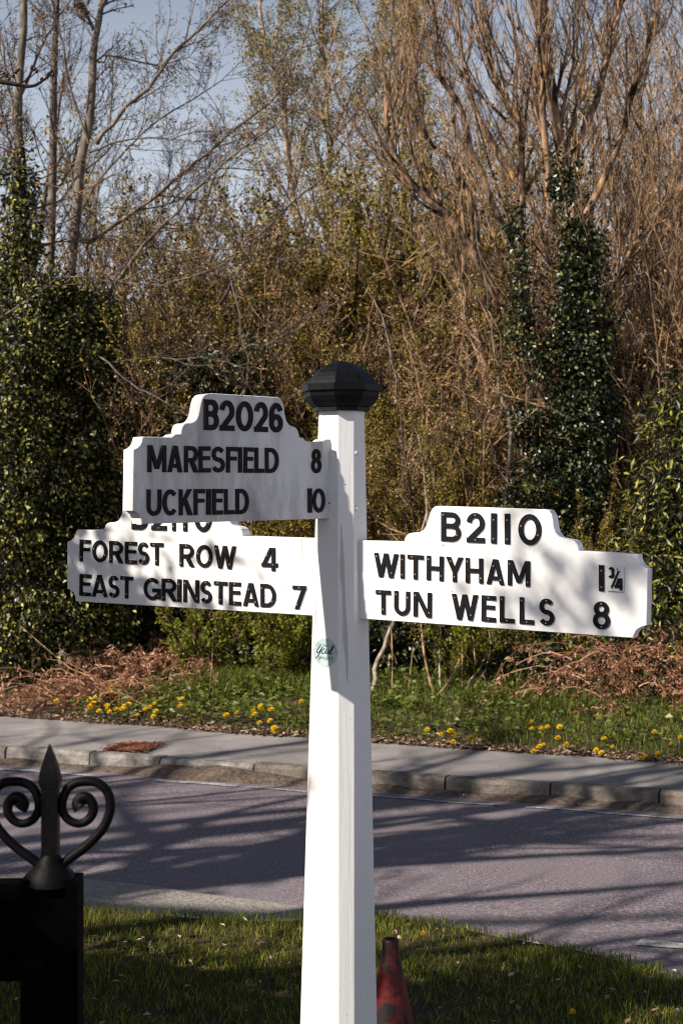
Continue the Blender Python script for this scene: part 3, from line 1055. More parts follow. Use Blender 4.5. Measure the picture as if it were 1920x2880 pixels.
script([(462, 160), (430, 210), (402, 255), (400, 285), (425, 285), (455, 250), (482, 205), (487, 195), (450, 280), (415, 340), (380, 378)], .0026, 60)
script([(525, 228), (515, 222), (495, 240), (475, 275), (482, 300), (510, 292), (535, 262), (552, 228), (540, 262), (535, 292), (555, 292), (580, 262), (596, 232), (582, 270), (580, 296), (600, 290)], .0024, 80)
script([(600, 290), (630, 240), (662, 180), (660, 168), (645, 185), (615, 245), (600, 285), (612, 300), (645, 290)], .0026, 50)
small = {'T': [[(0, 1), (1, 1)], [(.5, 1), (.5, 0)]], 'h': [[(0, 1), (0, 0)], [(0, .5), (.5, .65), (.9, .45), (.9, 0)]], 'e': [[(.1, .35), (.9, .35), (.7, .68), (.3, .68), (.05, .35), (.3, 0), (.85, .08)]],
         'p': [[(0, .65), (0, -.4)], [(0, .6), (.6, .68), (.9, .33), (.6, 0), (0, .05)]], 'r': [[(0, .65), (0, 0)], [(0, .4), (.4, .66), (.85, .6)]],
         'o': [[(.5, .68), (.08, .34), (.5, 0), (.92, .34), (.5, .68)]], 'j': [[(.6, .65), (.6, -.25), (.1, -.35)], [(.6, .9), (.6, .98)]],
         'c': [[(.88, .55), (.5, .68), (.1, .34), (.5, 0), (.9, .12)]], 't': [[(.4, .95), (.4, .1), (.85, .05)], [(.05, .65), (.85, .65)]]}
for word, X0, X1, Yb, Hh, st in (('The', 492, 552, 192, 40, .0009), ('project', 428, 652, 388, 55, .0014)):
    stp = (X1 - X0) / len(word)
    for i, chh in enumerate(word):
        for line in small[chh]:
            q = [px2(X0 + stp * (i + .1 + .75 * x), Yb - Hh * y) for x, y in line]
            raise_shapes(g, [('s', spline(q, len(q) * 3) if len(q) > 2 else q)], st, lambda x, y, z: stf(x, y, .0006 + z), .0003, .0001, 0, 0.)
obj('lettering', g.mesh('lettering', M['letter'], POST), sticker)

# ------------------------------------------------------------------ gate with finial
gate_loc = np.array([-.41, 2.245, 0.])
gate = thing('garden_gate', 'black wooden gate corner topped by a wrought iron scroll finial', 'gate', gate_loc)
YG = 2.2
gx0, gx1 = P(58, 0, YG)[0], P(236, 0, YG + .05)[0]
gz1, gzr = P(0, 2478, YG)[2], P(0, 2764, YG)[2]
g = Geo()
g.box(gx0, gx1, YG, YG + .05, .03, gz1)
me = g.mesh('gate_stile', M['gate'], gate_loc)
obj('stile', me, gate)
g = Geo()
g.box(gx0 - 1.1, gx0 + .002, YG + .006, YG + .044, gzr, gz1 - .006)
obj('rail', g.mesh('rail', M['gate'], gate_loc), gate)
g = Geo()
g.box(gx0 - 1.1, gx0 + .002, YG + .006, YG + .044, .12, .26)
obj('rail', g.mesh('rail', M['gate'], gate_loc), gate)
for i in range(6):
    g = Geo()
    xx = gx0 - .17 - .17 * i
    g.box(xx - .012, xx + .012, YG + .015, YG + .035, .26, gzr)
    obj('bar', g.mesh('bar', M['iron'], gate_loc), gate)
g = Geo()
YF = 2.225
c5 = lambda x, y: P(x * .3487, 2060 + y * .3487, YF)
wid = lambda x: x * .3487 / FPX * YF
ring = lambda cx_, y, hw, hd: [c5(cx_, y) + np.array([wid(hw) * sx, hd * sy, 0]) for sx, sy in ((-1, -1), (1, -1), (1, 1), (-1, 1))]
rows = [ring(410, 1190, 65, .0115), ring(410, 470, 65, .0115), ring(409, 440, 68, .0115)]
spear = [ring(408, 440, 72, .012), ring(408, 400, 82, .0125), ring(408, 375, 82, .0125), ring(404, 320, 74, .0115), ring(404, 240, 52, .009), ring(403, 160, 27, .006), ring(403, 110, 9, .003), ring(403, 93, 2, .001)]
v = np.array(rows).reshape(-1, 3)
g.add(v, [(r * 4 + i, r * 4 + (i + 1) % 4, (r + 1) * 4 + (i + 1) % 4, (r + 1) * 4 + i) for r in range(2) for i in range(4)])
v = np.array(spear).reshape(-1, 3)
g.add(v, [(r * 4 + i, r * 4 + (i + 1) % 4, (r + 1) * 4 + (i + 1) % 4, (r + 1) * 4 + i) for r in range(len(spear) - 1) for i in range(4)])
v0 = np.array(spear[0])
g.add(v0, [(3, 2, 1, 0)])
finial = obj('finial', g.mesh('finial', M['iron'], gate_loc), gate)
sp = [(470, 1090), (560, 1020), (700, 915), (820, 790), (880, 670), (893, 570), (868, 480), (805, 415), (720, 395), (620, 405), (548, 455), (510, 540), (508, 630), (550, 700), (630, 735),
      (705, 712), (752, 645), (748, 575), (705, 525), (655, 530), (632, 572), (655, 610)]
for m_ in (1, -1):
    pts = [c5(410 + m_ * (x - 410), y) for x, y in sp]
    q = spline(pts, 90)[None]
    g = Geo()
    r0 = np.interp(np.linspace(0, 1, 90), [0, .7, .93, 1], [.0072, .0062, .0085, .0115])[None]
    g.tubes(q, r0, 8, 0, (0, 1, 0))
    obj('scroll', g.mesh('scroll', M['iron'], gate_loc, True), finial)
g = Geo()
cc = c5(410, 1150)
rings = []
for rr, dz in ((.036, -.012), (.033, .004), (.022, .014), (.013, .03)):
    rings.append([cc + np.array([rr * math.cos(a_), rr * math.sin(a_), dz]) for a_ in np.linspace(0, 2 * math.pi, 17)[:-1]])
g.add(np.array(rings).reshape(-1, 3), [(r * 16 + i, r * 16 + (i + 1) % 16, (r + 1) * 16 + (i + 1) % 16, (r + 1) * 16 + i) for r in range(3) for i in range(16)])
obj('collar', g.mesh('collar', M['iron'], gate_loc, True), finial)

# ------------------------------------------------------------------ cone
YC = 4.95
ct = P(1098, 2640, YC)
cone_loc = np.array([ct[0], YC, 0])
zc_top = ct[2]
cone = thing('traffic_cone', 'grubby red traffic cone standing in the grass behind the white post', 'cone', cone_loc)
g = Geo()
pr = [(.013, zc_top - .006), (.017, zc_top), (.0235, zc_top), (.026, zc_top - .008), (.0265, zc_top - .03), (.0305, zc_top - .06), (.068, zc_top - .24), (.092, .035), (.098, .022)]
rows = [[(cone_loc[0] + r_ * math.cos(a_), cone_loc[1] + r_ * math.sin(a_), z) for a_ in np.linspace(0, 2 * math.pi, 33)[:-1]] for r_, z in pr]
g.add(np.array(rows).reshape(-1, 3), [(r * 32 + i, (r + 1) * 32 + i, (r + 1) * 32 + (i + 1) % 32, r * 32 + (i + 1) % 32) for r in range(len(pr) - 1) for i in range(32)])
obj('cone_body', g.mesh('cone_body', M['cone'], cone_loc, True), cone)
g = Geo()
g.box(cone_loc[0] - .13, cone_loc[0] + .13, YC - .13, YC + .13, -.004, .022)
obj('cone_base', g.mesh('cone_base', M['cone'], cone_loc), cone)

# ------------------------------------------------------------------ plants: growing tools
def grow(pts, r, n, t0, t1, ang, ln, up, wob, Pn=5, rf=.55, rmin=.0015, fade=.5, maxlen=None, minlen=.03, bias=None):
    N, Pp, _ = pts.shape
    idx = np.repeat(np.arange(N), n)
    Tn = N * n
    t = t0 + (t1 - t0) * ((np.tile(np.arange(n), N) + RNG.uniform(0, 1, Tn)) / n)
    fi = np.clip(t * (Pp - 1), 0, Pp - 1.001)
    i = fi.astype(int)
    w = (fi - i)[:, None]
    a, b = pts[idx, i], pts[idx, i + 1]
    pos = a * (1 - w) + b * w
    tan = unit(b - a)
    rr = r[idx, i] * (1 - w[:, 0]) + r[idx, i + 1] * w[:, 0]
    pl = np.linalg.norm(np.diff(pts, axis=1), axis=2).sum(1)[idx]
    v = RNG.normal(size=(Tn, 3))
    if bias is not None:
        v = v + np.asarray(bias)
    v = unit(v - (v * tan).sum(1, keepdims=True) * tan)
    al = RNG.uniform(ang[0], ang[1], Tn)[:, None]
    d = np.cos(al) * tan + np.sin(al) * v
    L = pl * RNG.uniform(ln[0], ln[1], Tn) * (1 - fade * t)
    if maxlen:
        L = np.minimum(L, maxlen * RNG.uniform(.7, 1., Tn))
    L = np.maximum(L, minlen)
    out = np.zeros((Tn, Pn, 3))
    out[:, 0] = pos
    step = (L / (Pn - 1))[:, None]
    for k in range(1, Pn):
        d = unit(d + np.array([[0, 0, up]]) / (Pn - 1) * 2 + RNG.normal(size=(Tn, 3)) * wob)
        out[:, k] = out[:, k - 1] + d * step
    r0 = np.maximum(rr * rf * RNG.uniform(.75, 1.1, Tn), rmin)
    ro = r0[:, None] * np.linspace(1, .3, Pn)[None]
    return out, np.maximum(ro, rmin * .7)


def guide(pp, Y0, Y1, r0, r1, n=14, dsp=1.2245, jit=.012):
    """limb through points given in picture coordinates of the photograph, at a depth running from Y0 to Y1"""
    m = len(pp)
    p3 = [P(x * dsp, y * dsp, Y0 + (Y1 - Y0) * i / (m - 1)) for i, (x, y) in enumerate(pp)]
    q = spline(p3, n)
    q[1:-1] += RNG.normal(size=(n - 2, 3)) * jit
    return q, np.linspace(r0, r1, n)


def stack(gs):
    m = max(len(b) for _, b in gs)
    out = []
    for a, b in gs:
        x, y = np.linspace(0, 1, m), np.linspace(0, 1, len(b))
        out.append((np.stack([np.interp(x, y, a[:, k]) for k in range(3)], 1), np.interp(x, y, b)))
    gs = out
    return np.stack([a for a, _ in gs]), np.stack([b for _, b in gs])


def leaf_points(pts, r, n, spread, t0=.2):
    N, Pp, _ = pts.shape
    idx = np.repeat(np.arange(N), n)
    t = RNG.uniform(t0, 1, N * n)
    fi = np.clip(t * (Pp - 1), 0, Pp - 1.001)
    i = fi.astype(int)
    w = (fi - i)[:, None]
    pos = pts[idx, i] * (1 - w) + pts[idx, i + 1] * w
    tan = unit(pts[idx, i + 1] - pts[idx, i])
    return pos + RNG.normal(size=pos.shape) * spread, tan


def foliage(geo, pos, tan, L, W, droop=.1, face=.6, mat=0):
    N = len(pos)
    d = unit(tan * .6 + RNG.normal(size=(N, 3)) * .8 + np.array([[0, 0, -droop]]))
    nr = unit(RNG.normal(size=(N, 3)) + np.array([[-.4 * face, -.5 * face, face]]))
    s_ = RNG.uniform(.6, 1.25, N)
    geo.leaves(pos, d, nr, L * s_, W * s_, mat)


def shell_leaves(geo, blobs, L, W, mat=0, inward=.55):
    """leaves through lumpy ellipsoids: blobs = (centre, radii, count)"""
    for cen, rd, n in blobs:
        nc = max(6, n // 26)
        u = unit(RNG.normal(size=(nc, 3)))
        rr = 1 - inward * RNG.uniform(0, 1, nc) ** 1.5 + (RNG.uniform(0, 1, nc) > .8) * RNG.uniform(0, .35, nc)
        lump = 1 + .3 * vnoise(u[:, 0] * 5 + cen[0] * 3, u[:, 2] * 5 + u[:, 1] * 4 + cen[2], 2.)
        ctr = np.asarray(cen) + u * np.asarray(rd) * (rr * lump)[:, None]
        k = RNG.integers(0, nc, n)
        off_ = RNG.normal(size=(n, 3)) * np.array([[1., 1., .8]]) * L * 1.15
        pos = ctr[k] + off_
        u = unit(u[k] + off_ / L * .25)
        d = unit(u * .5 + RNG.normal(size=(n, 3)) * .6 + np.array([[0, 0, -.55]]))
        nr = unit(u + RNG.normal(size=(n, 3)) * .55 + np.array([[0, 0, .35]]))
        s_ = RNG.uniform(.6, 1.25, n)
        geo.leaves(pos, d, nr, L * s_, W * s_, mat)


def part(name, geo, mats, root, off=None, smooth=True, stuff=False):
    o = obj(name, geo.mesh(name, mats, off, smooth), root)
    if stuff:
        o['kind'] = 'stuff'
    return o


def wood_z(x, y):
    """height of the ground at a spot beyond the pavement"""
    d = np.array([x, y]) - K0
    s, t = float(d @ E2), float(d @ F2)
    if t < 5:
        return float(verge_z(s, t))
    return float(np.interp(t, [5, 8, 14, 30, 70], [.2, .3, .6, 1.8, 4.5]))


# ------------------------------------------------------------------ left: bare pale tree with three stems
off = P(150, 1900, 15.6)
off[2] = .2
ash = thing('bare_tree', 'bare three-stemmed tree with pale lichened bark above the dark ivy at the left edge', 'tree', off)
trunks = stack([guide([(40, 1560), (38, 1100), (42, 600), (46, 300), (52, 120), (55, -150)], 15.4, 15.4, .060, .034),
                guide([(105, 1560), (110, 1000), (118, 500), (122, 250), (128, 60), (132, -160)], 15.9, 15.7, .055, .026),
                guide([(150, 1560), (145, 900), (165, 560), (195, 330), (215, 140), (225, 60), (262, -140)], 15.2, 15.3, .066, .024)])
g = Geo()
g.tubes(*trunks, 8)
part('trunk', g, M['bark_ash'], ash, off)
L1 = stack([guide([(222, 330), (262, 280), (345, 190), (415, 105), (470, 55), (520, 0), (570, -50)], 15.2, 14.7, .030, .007),
            guide([(200, 560), (320, 480), (430, 395), (560, 280), (640, 215), (690, 110), (725, 10)], 15.2, 15.8, .032, .006),
            guide([(230, 700), (300, 600), (385, 505), (450, 440), (560, 340), (660, 265), (720, 200)], 15.0, 14.6, .026, .005),
            guide([(470, 740), (540, 640), (600, 540), (690, 450), (790, 360), (840, 320)], 15.6, 15.0, .022, .005),
            guide([(160, 560), (230, 545), (320, 560), (450, 575), (560, 572), (660, 600)], 15.2, 14.6, .018, .004),
            guide([(205, 350), (290, 320), (380, 318), (470, 300), (560, 310)], 15.2, 14.9, .016, .004),
            guide([(215, 140), (260, 130), (330, 145), (390, 150), (440, 120), (500, 90)], 15.3, 15.6, .014, .004),
            guide([(225, 60), (240, 0), (270, -60), (300, -120)], 15.3, 15.2, .03, .01),
            guide([(215, 70), (190, 10), (160, -60)], 15.3, 15.0, .025, .01),
            guide([(205, 330), (165, 200), (140, 90), (120, 0), (100, -60)], 15.2, 14.9, .018, .006),
            guide([(44, 400), (20, 300), (-20, 180)], 15.4, 15.1, .02, .006),
            guide([(48, 220), (90, 120), (150, 20), (190, -50)], 15.4, 15.8, .02, .006),
            guide([(46, 330), (20, 200), (0, 60), (-30, -60)], 15.4, 15.6, .022, .008),
            guide([(120, 450), (160, 400), (190, 300), (240, 210), (290, 120)], 15.8, 16.2, .016, .005),
            guide([(30, 420), (70, 500), (120, 520), (210, 480), (300, 470)], 15.4, 14.8, .014, .004),
            guide([(180, 640), (260, 640), (340, 655), (430, 640), (530, 600), (600, 560)], 15.0, 14.4, .015, .004),
            guide([(-40, 740), (30, 712), (120, 646), (200, 637), (265, 647), (330, 620), (410, 600), (480, 575)], 14.1, 13.9, .014, .004),
            guide([(150, 850), (230, 832), (350, 822), (430, 822), (505, 827), (560, 845)], 14.2, 14.0, .011, .004),
            guide([(230, 820), (290, 872), (350, 905), (425, 942), (470, 990)], 14.0, 13.8, .010, .003),
            guide([(480, 815), (585, 797), (625, 787), (695, 742), (760, 700)], 14.3, 14.0, .014, .004),
            guide([(165, 520), (240, 400), (330, 300), (430, 230), (520, 180), (590, 90)], 15.4, 16.0, .018, .004)])
L1 = (L1[0], L1[1] * .8)
L2 = grow(*L1, 18, .12, 1., (.45, 1.05), (.22, .42), .12, .12, 6, .5, .0028, .5)
L2b = grow(*trunks, 9, .35, 1., (.6, 1.2), (.08, .16), .15, .12, 6, .25, .004, .3)
L2 = (np.concatenate([L2[0], L2b[0]]), np.concatenate([L2[1], L2b[1]]))
L3 = grow(*L2, 8, .15, 1., (.45, 1.0), (.25, .5), .1, .16, 4, .6, .0022, .4)
L4 = grow(*L3, 4, .2, 1., (.4, .9), (.3, .6), .15, .2, 3, .7, .0019, .3)
g = Geo()
g.tubes(*L1, 6)
g.tubes(*L2, 4)
part('branch', g, M['bark_ash'], ash, off)
g = Geo()
g.tubes(*L3, 3)
g.tubes(*L4, 3)
part('twigs', g, M['twig_grey'], ash, off, False, True)
g = Geo()
p_, t_ = leaf_points(L4[0], L4[1], 1, .004, .85)
foliage(g, p_, t_, .035, .013)
part('buds', g, M['bud_brown'], ash, off, False, True)

# ------------------------------------------------------------------ left: ivy-clad evergreen mass
off = P(60, 1900, 14.6)
off[2] = .2
ivy = thing('ivy_tree', 'tree stump smothered in dark glossy ivy filling the left edge above the dead bracken', 'tree', off)
g = Geo()
tr = stack([guide([(45, 1560), (48, 1000), (50, 640), (46, 340)], 14.7, 14.7, .12, .05), guide([(110, 1560), (120, 1100), (140, 760)], 14.9, 14.6, .09, .03)])
g.tubes(*tr, 8)
part('trunk', g, M['bark_dark'], ivy, off)
br = grow(*tr, 40, .15, 1., (.7, 1.5), (.22, .5), -.05, .12, 5, .2, .004, .3, 1.0)
tw = grow(*br, 5, .3, 1., (.4, 1.), (.3, .5), 0, .2, 4, .6, .0025)
g = Geo()
g.tubes(*br, 4)
g.tubes(*tw, 3)
part('stems', g, M['twig_brown'], ivy, off, False, True)


def blob(px, py, Y, rx, ry, rz, n, dsp=1.2245):
    m_ = dsp / FPX * Y
    return (P(px * dsp, py * dsp, Y), (rx * m_, ry, rz * m_), n)


g = Geo()
shell_leaves(g, [blob(20, 1490, 14.0, 110, .35, 70, 2400), blob(48, 420, 14.7, 34, .2, 80, 900), blob(52, 530, 14.6, 40, .25, 80, 1300), blob(35, 620, 14.5, 55, .3, 80, 2200), blob(120, 700, 14.4, 85, .45, 75, 4420),
                 blob(60, 790, 14.3, 110, .5, 110, 6120), blob(200, 800, 14.6, 80, .5, 130, 6120), blob(20, 930, 14.2, 120, .6, 120, 6120), blob(170, 950, 14.7, 110, .5, 140, 7140),
                 blob(60, 1080, 14.3, 140, .6, 130, 7140), blob(190, 1120, 14.7, 100, .5, 120, 6120), blob(30, 1240, 14.3, 130, .6, 120, 7140), blob(170, 1280, 14.5, 120, .5, 120, 7140),
                 blob(80, 1390, 14.2, 150, .5, 100, 6460), blob(220, 1420, 14.4, 90, .4, 80, 4420)], .048, .029)
part('leaves', g, M['laurel'], ivy, off, False, True)

# ------------------------------------------------------------------ right: many-stemmed tree with orange lichen
off = P(1600, 1950, 14.2)
off[2] = .2
wil = thing('lichened_tree', 'tall many-stemmed bare tree with orange lichen on its limbs right of the post', 'tree', off)
trunks = stack([guide([(1335, 1500), (1335, 1200), (1335, 900), (1325, 640), (1305, 450), (1285, 330), (1262, 180), (1250, 0), (1245, -120)], 14.3, 14.3, .10, .03, 18),
                guide([(1330, 1480), (1290, 1150), (1240, 900), (1215, 850), (1190, 720), (1140, 680), (1075, 560), (1010, 480), (945, 420), (905, 365), (890, 280), (885, 180)], 14.4, 14.0, .085, .018, 20),
                guide([(1310, 1500), (1250, 1150), (1215, 900), (1200, 700), (1192, 520), (1195, 420), (1190, 260), (1150, 215), (1115, 100), (1090, -50)], 14.5, 14.7, .075, .02, 18),
                guide([(1350, 1480), (1370, 1100), (1380, 740), (1430, 620), (1470, 540), (1540, 500)], 14.6, 14.4, .05, .012),
                guide([(1270, 520), (1250, 380), (1245, 250), (1240, 120), (1235, -60)], 14.3, 14.1, .05, .02),
                guide([(1300, 460), (1330, 330), (1370, 220), (1400, 120), (1430, 0), (1450, -80)], 14.3, 14.6, .05, .018),
                guide([(1310, 560), (1380, 420), (1430, 300), (1460, 190), (1500, 60), (1530, -60)], 14.3, 14.9, .045, .016),
                guide([(1165, 560), (1130, 450), (1080, 340), (1045, 230), (1010, 180), (1000, 60), (985, -60)], 14.2, 13.9, .04, .014),
                guide([(1190, 420), (1130, 330), (1090, 250), (1060, 140), (1050, 20), (1040, -60)], 14.7, 15.0, .04, .014),
                guide([(1140, 690), (1100, 560), (1080, 450), (1030, 360), (985, 330), (960, 250), (950, 130), (930, 0)], 14.3, 14.5, .035, .012),
                guide([(1330, 1300), (1170, 1060), (1120, 900), (1090, 760), (1050, 640), (1010, 560)], 14.5, 15.2, .055, .015),
                guide([(1360, 1350), (1420, 1050), (1500, 850), (1530, 700), (1560, 600)], 14.6, 14.2, .04, .014)])
trunks = (trunks[0], trunks[1] * .85)
g = Geo()
g.tubes(*trunks, 8)
part('trunk', g, M['bark_willow'], wil, off)
B1 = grow(*trunks, 16, .48, 1., (.25, .75), (.16, .34), .5, .09, 7, .5, .004, .35)
B2 = grow(*B1, 8, .15, 1., (.25, .7), (.3, .6), .45, .12, 5, .6, .003, .35)
B3 = grow(*B2, 4, .2, 1., (.3, .8), (.3, .6), .3, .15, 3, .65, .0024, .3)
g = Geo()
g.tubes(*B1, 5)
g.tubes(*B2, 4)
part('branch', g, M['bark_willow'], wil, off)
g = Geo()
g.tubes(*B3, 3)
part('twigs', g, M['twig_pale'], wil, off, False, True)
g = Geo()
iv = []
for (x, y), rx, rz, n in (((1335, 560), 26, 60, 700), ((1335, 660), 34, 80, 1100), ((1330, 760), 45, 90, 1500), ((1335, 870), 46, 90, 1600), ((1340, 980), 50, 90, 1700), ((1330, 1090), 60, 90, 1800),
                          ((1335, 1190), 60, 90, 1800), ((1310, 1290), 70, 90, 1900), ((1180, 520), 18, 60, 400), ((1195, 640), 24, 80, 600), ((1190, 730), 30, 70, 800), ((1290, 420), 20, 60, 350),
                          ((1230, 820), 40, 60, 800), ((1210, 960), 55, 60, 1100), ((1250, 1010), 60, 60, 1300), ((1240, 1120), 80, 80, 2000), ((1170, 1190), 60, 60, 1200)):
    iv.append(blob(x, y, 13.85, (rx * 1.05 + 14) if x > 1260 else rx * .85, rx * .004, rz, int(n * (2.4 if x > 1260 else .9))))
shell_leaves(g, iv, .043, .030)
part('ivy', g, M['ivy'], wil, off, False, True)

# ------------------------------------------------------------------ far right evergreen shrub
off = P(1900, 1960, 12.9)
off[2] = .2
sh = thing('evergreen_shrub', 'yellow green evergreen shrub with long narrow leaves at the right edge', 'shrub', off)
stm = stack([guide([(1560 + 15 * k, 1500), (1550 + 10 * k, 1200), (1545 + 25 * k, 900 + 40 * abs(k))], 13.0, 12.9 + .1 * k, .022, .006) for k in (-2, -1, 0, 1, 2)])
b1 = grow(*stm, 14, .2, 1., (.4, 1.), (.15, .35), .2, .12, 5, .5, .003)
g = Geo()
g.tubes(*stm, 5)
g.tubes(*b1, 4)
part('stems', g, M['bark_dark'], sh, off, False)
g = Geo()
shell_leaves(g, [blob(1548, 930, 12.9, 50, .25, 70, 900), blob(1560, 1040, 12.8, 75, .3, 90, 1500), blob(1520, 1130, 12.8, 60, .3, 70, 1100), blob(1580, 1190, 12.8, 90, .35, 110, 1900),
                 blob(1520, 1260, 12.8, 70, .3, 70, 1200), blob(1570, 1350, 12.7, 100, .35, 90, 1900), blob(1500, 1400, 12.7, 60, .3, 50, 700)], .085, .024)
part('leaves', g, M['laurel'], sh, off, False, True)

# ------------------------------------------------------------------ birches behind the post
BIR = [([(712, 1300), (705, 800), (695, 560), (668, 430), (655, 300), (640, 180), (600, 60), (590, -100)], 20.5, 'slim birch with fine olive buds standing left of the post cap, against the sky'),
       ([(775, 1300), (765, 800), (762, 560), (758, 380), (752, 250), (742, 120), (735, -100)], 22., 'slim birch with fine olive buds rising straight above the post cap'),
       ([(870, 1300), (880, 800), (885, 520), (898, 330), (905, 180), (915, 60), (925, -100)], 21., 'white stemmed birch just right of the post cap with olive buds'),
       ([(1010, 1300), (960, 800), (930, 560), (925, 300), (945, 120), (960, -100)], 22.5, 'pale birch half hidden behind the orange lichened tree')]
for pp, Y, lab in BIR:
    off = P(pp[0][0] * 1.2245, 1800, Y)
    off[2] = wood_z(off[0], off[1])
    bt = thing('birch_tree', lab, 'tree', off)
    tr = stack([guide(pp, Y, Y + random.uniform(-.3, .3), .06, .022, 18)])
    g = Geo()
    g.tubes(*tr, 7)
    part('trunk', g, M['bark_birch'], bt, off)
    b1 = grow(*tr, 46, .12, 1., (.3, .8), (.12, .24), .25, .1, 7, .4, .005, .45)
    b2 = grow(*b1, 8, .2, 1., (.3, .9), (.25, .5), -.15, .14, 5, .5, .003, .3)
    b3 = grow(*b2, 4, .2, 1., (.3, .8), (.3, .6), -.4, .18, 4, .6, .0022, .3)
    g = Geo()
    g.tubes(*b1, 4)
    g.tubes(*b2, 3)
    part('branch', g, M['bark_birch'] if Y < 21.5 else M['twig_grey'], bt, off, False)
    g = Geo()
    g.tubes(*b3, 3)
    part('twigs', g, M['twig_brown'], bt, off, False, True)
    g = Geo()
    p_, t_ = leaf_points(b3[0], b3[1], 11, .03, .1)
    foliage(g, p_, t_, .032, .020, .4)
    part('leaves', g, M['bud_olive'], bt, off, False, True)


# ------------------------------------------------------------------ thicket of budding shrubs (three kinds, copied)
def make_shrub(kind, label, group, bark, leafm, nst, height, lean, nleaf, Ls, Ws, up=.25):
    root = thing(kind, label, 'shrub', (0, 0, -50), group)
    n = nst
    a = RNG.uniform(0, 2 * np.pi, n)
    st = np.zeros((n, 9, 3))
    rr = np.zeros((n, 9))
    for i in range(n):
        d = np.array([math.cos(a[i]) * lean * RNG.uniform(.2, 1), math.sin(a[i]) * lean * RNG.uniform(.2, 1), 1.])
        p = np.array([math.cos(a[i]) * .12, math.sin(a[i]) * .12, -.1])
        hh = height * RNG.uniform(.65, 1.1)
        for k in range(9):
            st[i, k] = p
            d = unit(d + RNG.normal(size=3) * .1 + np.array([0, 0, .03]))
            p = p + d * hh / 8
        rr[i] = np.linspace(RNG.uniform(.014, .03), .004, 9)
    b1 = grow(st, rr, 15, .12, 1., (.35, 1.1), (.14, .34), up, .13, 6, .5, .003, .35)
    b2 = grow(*b1, 8, .12, 1., (.35, 1.1), (.25, .5), up * .5, .18, 4, .6, .0024, .3)
    g = Geo()
    g.tubes(st, rr, 6)
    part('stems', g, bark, root, None, True)
    g = Geo()
    g.tubes(*b1, 4)
    g.tubes(*b2, 3)
    part('twigs', g, M['twig_brown'] if leafm is not M['bud_brown'] else M['twig_pale'], root, None, False, True)
    g = Geo()
    p_, t_ = leaf_points(b2[0], b2[1], nleaf, .02, .1)
    foliage(g, p_, t_, Ls, Ws)
    part('leaves', g, leafm, root, None, False, True)
    return root


hz = make_shrub('hazel_shrub', 'brown budding hazel bush tangled among its likes behind the verge', 'brown budding hazel bushes of the thicket', M['bark_dark'], M['bud_brown'], 15, 3.6, .42, 5, .032, .02)
hw = make_shrub('hawthorn_shrub', 'olive green budding hawthorn bush tangled among its likes behind the verge', 'olive budding hawthorn bushes of the thicket', M['bark_dark'], M['bud_olive'], 14, 3.0, .5, 20, .026, .018)
gr = make_shrub('elder_shrub', 'fresh green leafing bush low in the hedge bottom', 'fresh green bushes in the hedge bottom', M['bark_dark'], M['bud_green'], 9, 1.25, .6, 4, .045, .03)
cp = make_shrub('coppice_tree', 'bare upright coppice stems crowding the right of the thicket', 'bare coppice trees at the right of the thicket', M['bark_willow'], M['bud_brown'], 16, 6.2, .22, 1, .03, .016, .5)


def scatter(root, spots):
    for i, (x, y, sc_) in enumerate(spots):
        z = wood_z(x, y) - .05
        rz = random.uniform(0, 6.28)
        if i == 0:
            root.location = (x, y, z)
            root.rotation_euler = (0, 0, rz)
            root.scale = (sc_,) * 3
        else:
            dup(root, (x, y, z), rz, sc_)


def hedge(X, back):
    return 13.55 - .385 * X + back


ru = random.uniform
scatter(hz, [(X + ru(-.15, .15), hedge(X, b), s__) for X, b, s__ in ((-1.9, 1.0, .95), (-1.2, .8, .8), (-1.5, 2.2, 1.15), (-.6, 1.6, 1.0), (.1, .9, .72), (.5, 2.0, .95), (1.0, 1.0, .8), (1.5, 2.2, 1.0),
                                                                      (1.6, 2.9, 1.0), (2.9, 2.3, .95), (-2.6, 2.2, 1.2), (-.2, 3.0, 1.2), (2.3, 3.0, 1.2), (.9, 3.6, 1.3), (-1.3, 4.2, 1.35), (-2.6, 4.5, 1.4), (3.2, 2.6, 1.2))])
scatter(hw, [(X + ru(-.15, .15), hedge(X, b), s__) for X, b, s__ in ((-1.3, 1.5, 1.05), (-.8, .7, .8), (-.3, 1.1, .95), (.3, 1.5, .95), (.8, .8, .75), (1.2, 1.3, .8), (-.9, 2.8, 1.3), (.0, 2.2, 1.2), (1.55, .6, .5), (-.9, 3.8, 1.75), (-.2, 4.2, 1.9), (.4, 4.0, 1.8), (-1.4, 4.4, 1.6), (1.0, 4.6, 1.6), (2.6, .9, .6), (.1, .8, .7),
                                                                      (.6, 3.0, 1.3), (-1.8, 3.2, 1.3), (1.5, 3.3, 1.2), (-.4, 4.6, 1.55), (.5, 5.2, 1.6))])
for k, (X, b_, sc_, lab) in enumerate(((-1.2, -.1, .7, 'fresh green leafing bush in the hedge bottom under the lettering of the left arm'),
                                     (-.58, -.12, .8, 'fresh green leafing bush in the hedge bottom close to the left of the post'),
                                     (-.12, .25, .8, 'fresh green leafing bush mostly hidden behind the white post'),
                                     (1.0, .1, .7, 'fresh green leafing bush in the hedge bottom under the middle of the right arm'),
                                     (2.3, .3, .9, 'fresh green leafing bush in the hedge bottom at the outer end of the right arm'))):
    yq = hedge(X, b_)
    if k == 0:
        gr.location, gr.scale = (X, yq, wood_z(X, yq) - .05), (sc_,) * 3
        gr['label'] = lab
    else:
        dup(gr, (X, yq, wood_z(X, yq) - .05), ru(0, 6), sc_, lab)
